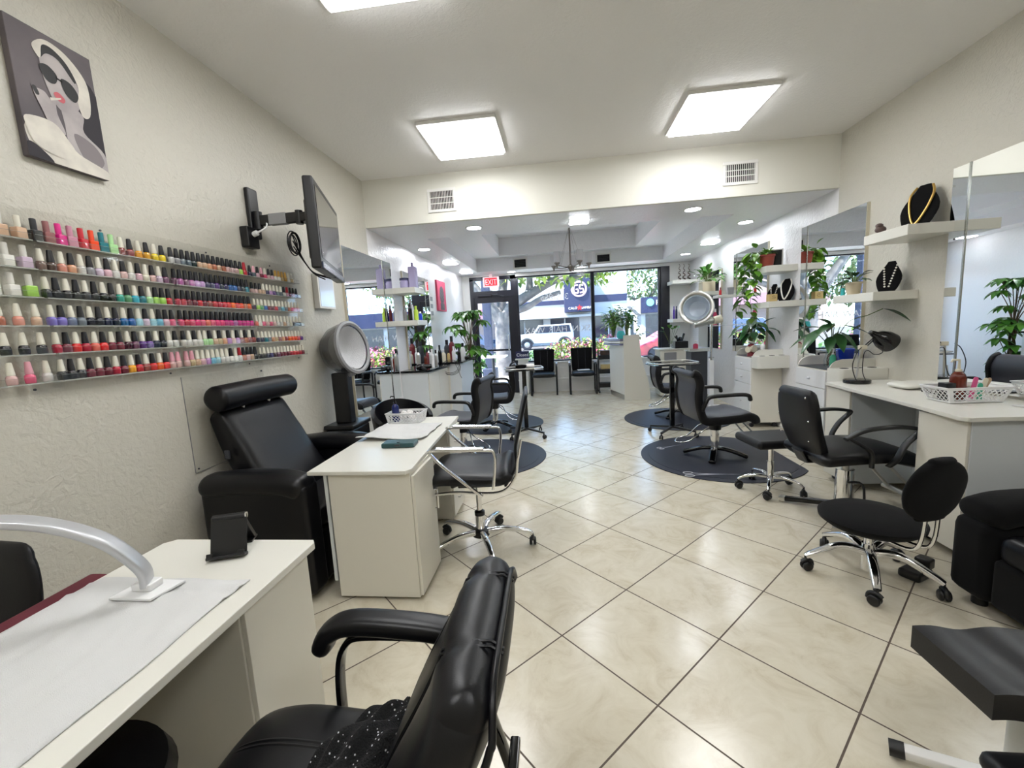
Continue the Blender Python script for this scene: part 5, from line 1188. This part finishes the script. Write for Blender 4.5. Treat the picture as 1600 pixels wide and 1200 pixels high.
t = thing('foot_pedal', 'black corded foot pedal lying on the floor beside the pedicure armchair', 'pedal', (1.88, 2.36, 0), .5)
obj('pedal', G().box(-.05, .09, -.05, .05, .0, .05, .015, 3).box(.07, .14, -.035, .035, .03, .09, .012, 2), 'plastic', t)
# ---------------------------------------------------------------- hood dryer on the right and its surroundings
hr = thing('hood_dryer', 'cream hood dryer with chrome rim facing the room on a white stand', 'hair dryer', (2.36, 6.85, 0))
HT = Matrix.Translation((-.24, -.06, 1.63)) @ Matrix.Rotation(-2.0, 4, 'Z') @ Matrix.Rotation(1.45, 4, 'Y')
obj('hood_shell', G(HT).lathe([(0, -.26), (.09, -.25), (.17, -.20), (.225, -.11), (.245, 0), (.245, .02), (.235, .02), (.235, 0), (.21, -.11), (.16, -.18), (.08, -.22), (0, -.23)], 40), 'cream', hr)
obj('hood_rim', G(HT).lathe([(.235, .015), (.252, .02), (.258, .035), (.25, .052), (.225, .058), (.20, .045), (.192, .03), (.20, .02)], 40), 'steel', hr)
obj('air_grille', G(HT).lathe([(0, -.15), (.13, -.13), (.185, .02), (.195, .03), (.18, .035), (.12, -.115), (0, -.14)], 36), mat('dryer_liner', sr(190, 200, 212), .25), hr)
obj('motor_housing', G().sweep(spl([(-.30, -.14, 1.37), (-.15, -.1, 1.40), (.02, -.06, 1.43)], 4), .045, .045, (0, 1, 0), 2.4, 16, rnd=.01).mi(1).cyl((.0, -.07, 1.425), (.12, -.05, 1.45), .058, .062, 24), ['steel', 'cream'], hr)
obj('pole', G().cyl((0, 0, .75), (0, 0, 1.42), .022, n=14), 'chrome', hr)
obj('stand', G().box(-.035, .035, -.03, .03, .08, .85, .006).mi(1).cyl((0, 0, .82), (0, 0, .86), .04), ['wplast', 'chrome'], hr)
for i in range(5):
    a = 2 * PI * i / 5 + .3; c, s = math.cos(a), math.sin(a)
    obj('leg', G().sweep([(c * .02, s * .02, .10), (c * .26, s * .26, .06)], .016, .014, (-s, c, 0), 4, 10).ball((c * .27, s * .27, .03), .03, 10), 'wplast', hr)
t = thing('dark_trolley', 'tall dark grey trolley with a pink bottle on top beside the hood dryer stand', 'trolley', (2.27, 7.35, 0))
obj('body', G().box(-.10, .16, -.14, .16, .06, .93, .006), 'dgrey', t)
obj('tray_top', G().box(-.13, .19, -.17, .19, .932, .95, .004).box(-.13, .19, -.17, -.16, .95, .985), 'acryledge', t)
for a in (-.08, .14):
    for b in (-.11, .13): obj('wheel', G().ball((a, b, .03), .03, 10), 'plastic', t)
bottle('pink_bottle', 2.26, 7.28, .952, .04, .16, 'magenta', 'wplast', 'round pink bottle on the dark trolley', .3, .3)
t = thing('white_side_table', 'white side table with drawers below the dark window post', 'table', (2.02, 8.30, 0))
obj('body', G().box(-.10, .42, -.02, .42, .03, .90, .004), 'lam', t)
obj('tabletop', G().box(-.13, .45, -.04, .44, .905, .93, .004), 'lamtop', t)
obj('papers', G().box(-.02, .20, -.036, -.021, .70, .86), 'grey', t)
t = thing('black_crate', 'black crate heaped with styling tools on the white side table', 'crate', (2.32, 8.42, .932), 0)
obj('crate', G().box(-.12, .12, -.14, .14, 0, .13, .006), 'plastic', t)
obj('tools', G().cyl((-.05, -.05, .12), (-.08, -.08, .24), .015).cyl((.03, -.02, .12), (.08, .0, .27), .02).ball((.02, .05, .16), .05, 10).cyl((-.02, .05, .14), (-.07, .08, .22), .012), 'gloss', t)
box_shelf(2.36, RX, 9.05, 9.50, 2.20, 2.27, 'upper white shelf in the far right corner with zigzag ornaments')
box_shelf(2.36, RX, 9.05, 9.50, 1.42, 1.49, 'lower white shelf in the far right corner by the dark window post')
for i, xx in enumerate((2.52, 2.62, 2.73)):
    g = G()
    for k in range(7): g.tube([(-.03 * (1 - k / 9) * (1 if k % 2 else -1), 0, .02 + .045 * k), (.03 * (1 - k / 9) * (1 if k % 2 else -1), .0, .055 + .045 * k)], .012 * (1 - k / 10), 7)
    g.lathe([(0, 0), (.03, 0), (.03, .01), (0, .012)], 12)
    o = obj('zigzag_ornament', g, 'wood'); o.location = (xx, 9.15 + .04 * i, 2.272); tag(o, ['leftmost dark zigzag ornament on the far right corner shelf', 'middle dark zigzag ornament on the far right corner shelf', 'rightmost dark zigzag ornament, half behind the leafy pot'][i], 'ornament', 'zigzag ornaments')
for i, (xx, m_) in enumerate(((2.42, 'purple'), (2.47, 'navy'), (2.56, 'white'), (2.66, 'navy'))):
    bottle('hair_product_bottle', xx, 9.2, 1.492, .02, .26, m_, m_, ['purple bottle, left end of the lower far corner shelf', 'dark blue bottle next to the purple one on the far corner shelf', 'white bottle on the lower far corner shelf', 'dark blue bottle right of the white one, far corner shelf'][i], .5, .2)
box_shelf(2.46, RX, 7.60, 8.0, 1.86, 1.92, 'white shelf high on the right wall carrying the square leafy pot')
leafy_pot('square beige pot of arching green leaves above the cream hood dryer', (2.60, 7.78, 1.922), 'pot', .13, .17, 44, .20, .07, 41, (.1, 1.35), .5, .22, 'leaf', True)
box_shelf(2.50, RX, 6.98, 7.20, 1.775, 1.815, 'small white shelf right of the hood dryer with red bottle')
bottle('nail_polish_display', 2.56, 7.05, 1.817, .02, .12, 'red', 'redw', 'red bottle on the small shelf right of the hood dryer', .4, .3)
o = obj('grey_tin', G().lathe([(0, 0), (.04, 0), (.05, .1), (.052, .11), (0, .11)], 20), 'grey'); o.location = (2.72, 7.06, 1.817); tag(o, 'grey tin beside the red bottle on the small shelf', 'tin')
bottle('pink_tube', 2.52, 7.15, 1.35, .03, .26, 'magenta', 'wplast', 'pink tube on the glass ledge under the small shelf', .6, .2)
tag(obj('glass_ledge', G().box(2.44, RX, 7.05, 7.25, 1.335, 1.347), 'frost'), 'narrow glass ledge holding the pink tube', 'shelf')
leafy_pot('small plant with one heart shaped leaf hanging left of the dryer neck', (2.10, 8.22, .932), 'glass', .04, .12, 7, .14, .09, 77, (.9, 1.4), .5, .30, 'leaf')
# ---------------------------------------------------------------- waiting area
def waiting_chair(label, loc, rz):
    t = thing('waiting_chair', label, 'chair', loc, rz, 'black armchairs below the shop window')
    obj('seat', G().sweep(spl([(0, -.20, .44), (0, .0, .445), (0, .18, .455), (0, .25, .43)], 4), .235, .045, (1, 0, 0), 3.6, 22, rnd=.03), 'leather', t)
    bp = spl([(0, -.24, .50), (0, -.27, .65), (0, -.30, .80), (0, -.325, .94)], 5)
    bo_ = obj('backrest', G().sweep(bp, [.215 + .025 * i / 15 for i in range(16)], .032, (1, 0, 0), 5, 24, rnd=.03), 'fabric', t)
    for x in (-.08, .08): obj('seam', G().tube([(x, -.205, .50), (x, -.236, .65), (x, -.266, .80), (x, -.29, .93)], .003, 5), 'dgrey', bo_)
    for s in (-1, 1):
        x = s * .275
        obj('arm_frame', G().sweep(spl([(x, -.24, .62), (x, .10, .65), (x, .22, .64), (x, .255, .58), (x, .26, .10), (x, .22, .016), (x, -.18, .016), (x, -.235, .08), (x, -.24, .30), (x, -.25, .62)], 6), .018, .013, (1, 0, 0), 3, 12), 'plastic', t)
        obj('arm_pad', G().sweep([(x, -.18, .668), (x, .0, .672), (x, .17, .676)], .026, .012, (1, 0, 0), 3, 12, rnd=.01), 'grey', t)
    for y_ in (-.1, .12): obj('cross_bar', G().cyl((-.275, y_, .40), (.275, y_, .40), .012), 'plastic', t)
    return t
wc = waiting_chair('black waiting chair beside the Closed sign', (-.34, 9.20, 0), PI)
dup(wc, (.50, 9.20, 0), PI, 'black waiting chair with a magazine on its seat, nearer the reception desk')
o = obj('magazine', G().box(-.13, .13, -.10, .10, 0, .012, .002), 'white'); o.location = (.52, 9.14, .502); o.rotation_euler = (0, 0, .1); tag(o, 'white magazine lying on the seat of the right waiting chair', 'magazine')
t = thing('closed_sign', 'small navy sign reading Closed standing left of the waiting chairs', 'sign', (-.81, 9.36, .80))
obj('board', G().box(-.15, .15, -.008, .008, 0, .16, .003), 'navy', t)
obj('lettering', G(Matrix.Translation((0, -.0095, .05)) @ Matrix.Rotation(PI / 2, 4, 'X')).text('Closed', .095, .001), 'vinyllet', t)
t = thing('sign_stand', 'low cream pedestal under the Closed sign', 'stand', (-.81, 9.36, 0))
obj('column', G().box(-.10, .12, -.06, .10, 0, .77, .004), 'white', t)
obj('top', G().box(-.16, .16, -.10, .14, .772, .798, .004), 'lamtop', t)
t = thing('shelf_cart', 'narrow black three tier cart between the chairs and the reception desk', 'cart', (1.0, 9.15, 0))
for z in (.12, .42, .72): obj('tier', G().box(-.17, .12, -.12, .12, z, z + .09, .004), 'plastic', t)
for a in (-.165, .115):
    for b in (-.115, .115): obj('post', G().cyl((a, b, .03), (a, b, .92 if a < 0 else .82), .009, n=8).ball((a, b, .025), .025, 8), 'plastic', t)
for z, m_, l_ in ((.81, 'wood', 'brown box on the top tier of the black cart'), (.515, 'lwood', 'woven tan box on the middle tier of the black cart')):
    o = obj('storage_box', G().box(-.10, .10, -.09, .09, 0, .10, .006), m_); o.location = (.98, 9.15, z if z < .8 else .812); tag(o, l_, 'box')
# reception desk
rec = thing('reception_desk', 'white reception desk with a sweeping curved side panel', 'desk', (0, 0, 0))
side = [(1.22, 0)] + [(1.69, 0), (1.69, .10), (1.66, .35), (1.58, .62), (1.53, .85), (1.51, 1.05), (1.505, 1.235), (1.21, 1.235)]
obj('side_panel', G().prism([(1.215, 0.0)] + side[1:], 8.08, 8.11, 'y', .003), 'lam', rec)
obj('front_panel', G().prism([(1.215, 8.11), (1.24, 8.11), (1.07, 8.86), (1.045, 8.86)], .10, 1.04, 'z', .002), 'lam', rec)
obj('toe_kick', G().prism([(1.225, 8.11), (1.25, 8.11), (1.08, 8.86), (1.055, 8.86)], 0, .10, 'z'), 'steel', rec)
obj('worktop', G().prism([(1.245, 8.112), (1.60, 8.112), (1.60, 8.84), (1.08, 8.84)], .78, .81, 'z'), 'lamtop', rec)
obj('far_side_panel', G().box(1.09, 1.55, 8.84, 8.865, 0, 1.1), 'lam', rec)
obj('counter_slab', G().prism([(1.14, 8.112), (1.42, 8.112), (1.30, 8.88), (.92, 8.88), (.97, 8.45)], 1.045, 1.075, 'z', .003), mat('slate_blue_slab', sr(120, 124, 150), .25), rec)
obj('glass_slab', G().prism([(1.15, 8.113), (1.40, 8.113), (1.28, 8.86), (.94, 8.86), (.99, 8.45)], 1.085, 1.12, 'z', .003), 'lamtop', rec)
obj('upper_slab', G().prism([(1.15, 8.113), (1.42, 8.113), (1.30, 8.88), (.93, 8.88), (.98, 8.45)], 1.125, 1.17, 'z', .003), mat('slate_blue_slab', sr(120, 124, 150), .25), rec)
o = obj('teal_jar', G().lathe([(0, 0), (.05, 0), (.075, .04), (.078, .08), (.06, .13), (.045, .145), (0, .145)], 22), 'cyan'); o.location = (1.18, 8.20, 1.172); tag(o, 'round turquoise jar at the corner of the reception desk', 'jar')
def cutting(label, loc, seed, h, n, m_='leaf'):
    t = plant('vase_plant', label, loc)
    obj('vase', G().lathe([(0, 0), (.05, 0), (.055, .01), (.06, .22), (.056, .22), (.05, .015), (0, .01)], 20), 'glass', t)
    r = random.Random(seed); g = G(); s = G()
    for i in range(n):
        a = r.uniform(0, 6.28); R_ = r.uniform(.02, .17); z = r.uniform(.28, h); e = Vector((R_ * math.cos(a), R_ * math.sin(a), z))
        s.tube(spl([(0.01 * math.cos(a), .01 * math.sin(a), .02), (e.x * .4, e.y * .4, z * .6), e], 3), .0035, 5)
        for j in range(3):
            b = a + r.uniform(-1.2, 1.2); g.leaf(e - Vector((0, 0, .04 * j)), (math.cos(b), math.sin(b), r.uniform(-.3, .7)), r.uniform(.10, .17), r.uniform(.05, .08), bend=.35, n=4)
    obj('stems', s, 'stem', t); obj('foliage', g, m_, t, sharp=80)
cutting('bushy green cuttings in a glass vase, left on the reception desk', (1.09, 8.52, 1.172), 1, .60, 40, 'leafl')
cutting('bushy green cuttings in a glass vase, at the middle of the reception desk', (1.30, 8.22, 1.172), 2, .62, 34)
leafy_pot('light green plant at the right end of the reception desk', (1.46, 8.40, .812), 'white', .07, .34, 20, .15, .07, 55, (.1, 1.2), .5, .2, 'leafl')
o = obj('sunglasses', G().tube([(-.06 + .03 * math.cos(a), 0, .03 + .025 * math.sin(a)) for a in [2 * PI * i / 12 for i in range(12)]], .004, 6, closed=True).tube([(.02 + .03 * math.cos(a), 0, .03 + .025 * math.sin(a)) for a in [2 * PI * i / 12 for i in range(12)]], .004, 6, closed=True).cyl((-.03, 0, .04), (-.01, 0, .04), .003).cyl((-.09, 0, .035), (-.09, .1, .03), .003).cyl((.05, 0, .035), (.05, .1, .03), .003), 'gloss'); o.location = (1.42, 8.13, 1.172); tag(o, 'black sunglasses resting on the reception desk edge', 'sunglasses')
# ---------------------------------------------------------------- street outside
ex_ = lambda x, z, y0, y1: (x * y1 / y0, 1.47 + (z - 1.47) * y1 / y0)
pav = mat('concrete_pavement', sr(206, 204, 198), .85, vary=(sr(186, 184, 180), 1.5)); asph = mat('asphalt', sr(84, 84, 88), .9); grass = mat('grass', sr(98, 128, 70), .9, vary=(sr(140, 150, 90), 4))
tag(obj('sidewalk', G().box(-14, 16, FY + .121, 17.5, -.14, -.02), pav), 'pale concrete sidewalk outside the shop window', 'sidewalk')['kind'] = 'structure'
tag(obj('street', G().box(-30, 34, 17.5, 46, -.24, -.12), asph), 'grey street beyond the hedge', 'street')['kind'] = 'structure'
whitew = mat('white_stucco_facade', sr(186, 188, 190), .8); nav = mat('navy_fascia', sr(34, 40, 74), .6); shopg = mat('dark_shop_glass', sr(44, 50, 66), .1, spec=.6)
bl = thing('shop_building', 'white two storey shop building across the street with a navy band', 'building', (0, 36, 0))
obj('wall', G().box(-5.0, 5.75, 0, 5, -.1, 6.1), whitew, bl)
obj('fascia_band', G().box(-5, .74, -.06, 0, 3.25, 3.62).box(2.9, 5.75, -.06, 0, 3.28, 3.85), nav, bl)
obj('awning_slab', G().box(-5, 5.3, -1.2, 0, 2.15, 2.32), whitew, bl)
for a, b in ((-4.4, -1.2), (-.6, 1.8), (3.0, 5.4)):
    w_ = obj('shop_window', G().box(a, b, -.04, 0, .3, 2.1), shopg, bl); obj('mullion', G().box((a + b) / 2 - .05, (a + b) / 2 + .05, -.07, -.04, .3, 2.1), whitew, w_)
sb = thing('shop_sign', 'navy sign tower with a pale pink ringed monogram and CALO SAMBA lettering', 'sign', (1.72, 34.2, 2.54))
obj('board', G().box(-1.12, 1.12, 0, 1.79, 0, 3.3), nav, sb)
MG = mat('sign_pink', sr(250, 210, 222), .5)
obj('monogram', G().tube([(.05 + .56 * math.cos(a), -.03, 1.75 + .56 * math.sin(a)) for a in [2 * PI * i / 40 for i in range(40)]], .07, 8, closed=True).tube(spl([(-.02, -.03, 2.05), (-.28, -.03, 2.02), (-.36, -.03, 1.75), (-.28, -.03, 1.48), (-.03, -.03, 1.46), (-.03, -.03, 1.72), (-.2, -.03, 1.72)], 5), .055, 6).tube(spl([(.38, -.03, 2.0), (.14, -.03, 2.05), (.13, -.03, 1.78), (.36, -.03, 1.74), (.38, -.03, 1.5), (.12, -.03, 1.46)], 5), .055, 6), MG, sb)
obj('lettering', G(Matrix.Translation((-.48, -.02, .2)) @ Matrix.Rotation(PI / 2, 4, 'X')).text('CALO', .26, .02), 'vinyllet', sb)
obj('lettering', G(Matrix.Translation((.60, -.02, .2)) @ Matrix.Rotation(PI / 2, 4, 'X')).text('SAMBA', .26, .02), 'vinyllet', sb)
obj('star', G().prism([(.05 + (.26 if i % 2 == 0 else .11) * math.sin(PI * i / 5), .30 + (.26 if i % 2 == 0 else .11) * math.cos(PI * i / 5)) for i in range(10)], -.05, 0, 'y'), 'red', sb)
ph = thing('push_shop', 'navy fronted shop across the street with a round mint logo and PUSH lettering', 'building', (8.3, 33, 0))
obj('wall', G().box(-2.0, 8, 0, 5, -.1, 2.1), whitew, ph)
obj('fascia', G().box(-2.05, 8, -.5, 0, 2.1, 3.25), nav, ph)
obj('logo', G(Matrix.Translation((-1.45, -.52, 2.85)) @ Matrix.Rotation(PI / 2, 4, 'X')).lathe([(0, 0), (.27, 0), (.27, .04), (0, .04)], 24), mat('mint_logo', sr(120, 220, 206), .5), ph)
obj('lettering', G(Matrix.Translation((-1.05, -.53, 2.66)) @ Matrix.Rotation(PI / 2, 4, 'X')).text('PUSH', .5, .02, 'LEFT'), 'vinyllet', ph)
obj('shop_window', G().box(-1.7, 1.2, -.04, 0, .2, 2.0), shopg, ph)
obj('shop_window', G().box(1.6, 5.2, -.04, 0, .2, 2.0), shopg, ph)
obj('roof_gable', G().prism([(-2.9, 2.7), (-2.1, 3.2), (-2.1, 2.0)], -.3, 1.5, 'y'), whitew, ph)
pk = thing('pink_building', 'low pink building seen through the glass door', 'building', (-7.5, 33, 0))
obj('wall', G().box(-6, 2.4, 0, 5, -.1, 4.6), mat('salmon_wall', sr(170, 150, 142), .8), pk)
obj('awning', G().prism([(0, 2.3), (0, 3.1), (-1.2, 2.3)], -6, 2.4, 'x'), mat('plum_awning', sr(96, 64, 88), .7), pk)
def crown(g, c, R, n, L, seed, fl=None):
    r = random.Random(seed)
    for i in range(n):
        a, b = r.uniform(0, 2 * PI), math.asin(r.uniform(-1, 1)); k = r.uniform(.55, 1.0)
        p = Vector((c[0] + R[0] * k * math.cos(a) * math.cos(b), c[1] + R[1] * k * math.sin(a) * math.cos(b), c[2] + R[2] * k * math.sin(b)))
        g.mi(1 if fl and r.random() < fl else 0)
        g.leaf(p, (r.uniform(-1, 1), r.uniform(-1, 1), r.uniform(-.8, .8)), L * r.uniform(.7, 1.3), L * .5, bend=.2, n=3)
barkp = mat('pale_fig_bark', sr(118, 115, 116), .8, vary=(sr(88, 86, 90), 5))
tr_ = thing('street_tree', 'big pale forked street tree seen through the glass door', 'tree', (-1.78, 13.5, 0))
g = G()
g.tube(spl([(0, 0, -.1), (.02, 0, .8), (.0, 0, 1.5), (.05, 0, 2.0)], 5), [.30 - .007 * i for i in range(16)], 12)
for pts, r0 in (([(.05, 0, 1.7), (.35, 0, 2.15), (.9, 0, 2.5), (1.7, .1, 2.9), (2.8, .2, 3.3)], .20), ([(0, 0, 1.7), (-.35, 0, 2.2), (-.7, 0, 2.7), (-1.2, .1, 3.4)], .20), ([(.2, 0, 2.0), (.8, -.1, 2.1), (1.3, -.2, 2.35), (1.9, -.3, 2.5)], .13), ([(.9, 0, 2.5), (.95, .1, 3.0), (.8, .2, 3.8)], .13), ([(1.7, .1, 2.9), (2.3, 0, 2.95), (3.2, -.1, 3.0)], .08), ([(-.1, .2, 1.6), (.0, .5, 2.6), (.2, .8, 4.0)], .2)):
    P = spl(pts, 5); g.tube(P, [r0 * (1 - .55 * i / len(P)) for i in range(len(P))], 10)
obj('trunk', g, barkp, tr_)
g = G(); crown(g, (1.6, 0, 3.7), (2.6, 1.6, .95), 1500, .26, 1); crown(g, (-.8, .3, 4.1), (1.8, 1.6, .8), 500, .26, 2); crown(g, (3.1, -.3, 3.0), (.5, .5, .38), 120, .22, 3)
obj('foliage', g, mat('yellow_green_leaves', sr(150, 170, 60), .5, vary=(sr(84, 118, 50), 2)), tr_, sharp=80)  # leaf colour mottled from yellow-green to darker green
t2 = thing('background_tree', 'feathery tree standing behind the sign tower to the right', 'tree', (9.0, 46, 0))
obj('trunk', G().tube([(0, 0, 0), (.4, 0, 3.2), (1.5, 0, 5.5)], [.35, .28, .15], 10).tube([(.4, 0, 3.2), (-1.6, 0, 4.2)], [.25, .12], 8), barkp, t2)
g = G(); crown(g, (1, 0, 6.0), (5.5, 2.5, 2.8), 1700, .55, 5); obj('foliage', g, mat('pale_leaves', sr(130, 146, 96), .6, vary=(sr(96, 118, 76), 1)), t2, sharp=80)
hg = thing('flower_hedge', 'flowering hedge with pink blossoms just outside the big window', 'hedge', (.65, 12.6, 0))
g = G(); crown(g, (0, 0, .62), (1.15, .55, .52), 1900, .12, 6, .34); crown(g, (.9, .2, .8), (.5, .4, .4), 400, .12, 7, .4)
obj('foliage', g, [mat('hedge_leaves', sr(140, 170, 76), .6, vary=(sr(96, 134, 60), 6)), mat('pink_blossom', sr(190, 100, 130), .7)], hg, sharp=80)
obj('stems', G().tube([(0, 0, -.02), (.1, 0, .5)], .03).tube([(-.5, 0, -.02), (-.4, 0, .5)], .03).tube([(.7, 0, -.02), (.8, .1, .6)], .03), 'bark', hg)
hg2 = dup(hg, (-4.4, 13.4, 0), 0, 'second pink flowering hedge left of the glass door, seen mostly in the mirrors')
t3 = dup(t2, (-8.5, 19, -.5), 1.0, 'leafy tree left of the shopfront, seen mostly in the mirrors'); t3.scale = (.6, .6, .6)
h2 = thing('low_shrub', 'low green shrubs at the foot of the street tree', 'shrub', (-1.6, 16.2, 0))
g = G(); crown(g, (0, 0, .25), (2.6, .5, .35), 900, .2, 9); obj('foliage', g, mat('shrub_green', sr(96, 140, 84), .7), h2, sharp=80)
st_ = tag(obj('street_post', G().box(-2.02, -1.80, 11.4, 11.6, -.02, 4.2, .01).box(-2.1, -1.72, 11.3, 11.7, -.02, .42, .02), mat('slate_blue_post', sr(44, 52, 78), .5)), 'slate blue square post standing outside the glass door', 'post')
ot = thing('patio_table', 'white topped table on a dark post outside the glass door', 'table', (-1.72, 10.9, -.02))
obj('tabletop', G().box(-.36, .36, -.3, .3, .77, .81, .01), 'white', ot); obj('post', G().cyl((0, 0, .03), (0, 0, .77), .045), 'frame', ot); obj('foot', G().lathe([(0, 0), (.25, 0), (.24, .03), (0, .05)], 24), 'frame', ot)
# parked jeep-like car
cr_ = thing('parked_car', 'white boxy off-road car parked across the street', 'car', (-.9, 30, -.12))
cw = mat('white_car_paint', sr(170, 176, 180), .2, coat=.5)
obj('body', G().prism([(-2.0, .55), (-2.0, .95), (-1.75, 1.12), (-.85, 1.18), (-.45, 1.72), (1.8, 1.75), (2.0, 1.1), (2.0, .5), (1.75, .42), (-1.8, .42)], 0, 1.7, 'y', .06), cw, cr_)
obj('side_window', G().prism([(-.70, 1.18), (-.38, 1.62), (.45, 1.63), (.45, 1.18)], -.01, .02, 'y').prism([(.55, 1.18), (.55, 1.63), (1.70, 1.65), (1.8, 1.18)], -.01, .02, 'y'), shopg, cr_)
for x in (-1.32, 1.35):
    w_ = obj('wheel', G(Matrix.Translation((x, .05, .38)) @ Matrix.Rotation(PI / 2, 4, 'X')).lathe([(.2, .12), (.36, .12), (.38, .08), (.38, -.12), (.2, -.12)], 28), 'rubber', cr_)
    obj('hub', G(Matrix.Translation((x, .05, .38)) @ Matrix.Rotation(PI / 2, 4, 'X')).lathe([(0, .10), (.1, .12), (.2, .10), (.22, .05), (0, .04)], 20), 'steel', w_)
    obj('fender', G().prism([(x + .47 * math.cos(a), .40 + .47 * math.sin(a)) for a in [PI * i / 10 for i in range(11)]] + [(x + .40 * math.cos(a), .40 + .40 * math.sin(a)) for a in [PI * i / 10 for i in range(10, -1, -1)]], -.12, .1, 'y'), 'dgrey', cr_)
c2 = thing('parked_car', 'bright red car parked outside the right pane', 'car', (3.9, 15.2, -.02))
obj('body', G().prism([(-1.2, .25), (-1.15, .62), (-.6, .82), (.1, 1.22), (1.6, 1.35), (2.8, 1.2), (3.2, .8), (3.2, .25)], 0, 1.7, 'y', .08), mat('coral_red_paint', sr(176, 40, 60), .2, coat=.5), c2)
obj('windscreen', G().prism([(-.15, .86), (.25, 1.18), (1.4, 1.27), (1.4, .9)], -.01, .02, 'y'), mat('aqua_glass', sr(140, 190, 190), .1), c2)
for x in (-.5, 2.4): obj('wheel', G(Matrix.Translation((x, .04, .30)) @ Matrix.Rotation(PI / 2, 4, 'X')).lathe([(0, .1), (.28, .1), (.31, .06), (.31, -.1), (0, -.1)], 24), 'rubber', c2)
c3 = thing('parked_car', 'dark blue car parked beyond the tree, seen through the glass door', 'car', (-6.6, 28, -.12))
obj('body', G().prism([(-2, .4), (-2, .9), (-1, 1.0), (-.5, 1.45), (1.0, 1.45), (1.6, 1.0), (2.2, .9), (2.2, .4)], 0, 1.7, 'y', .06), mat('blue_paint', sr(60, 84, 120), .2, coat=.5), c3)
for x in (-1.3, 1.4): obj('wheel', G(Matrix.Translation((x, .04, .33)) @ Matrix.Rotation(PI / 2, 4, 'X')).lathe([(0, .1), (.3, .1), (.33, .06), (.33, -.1), (0, -.1)], 24), 'rubber', c3)
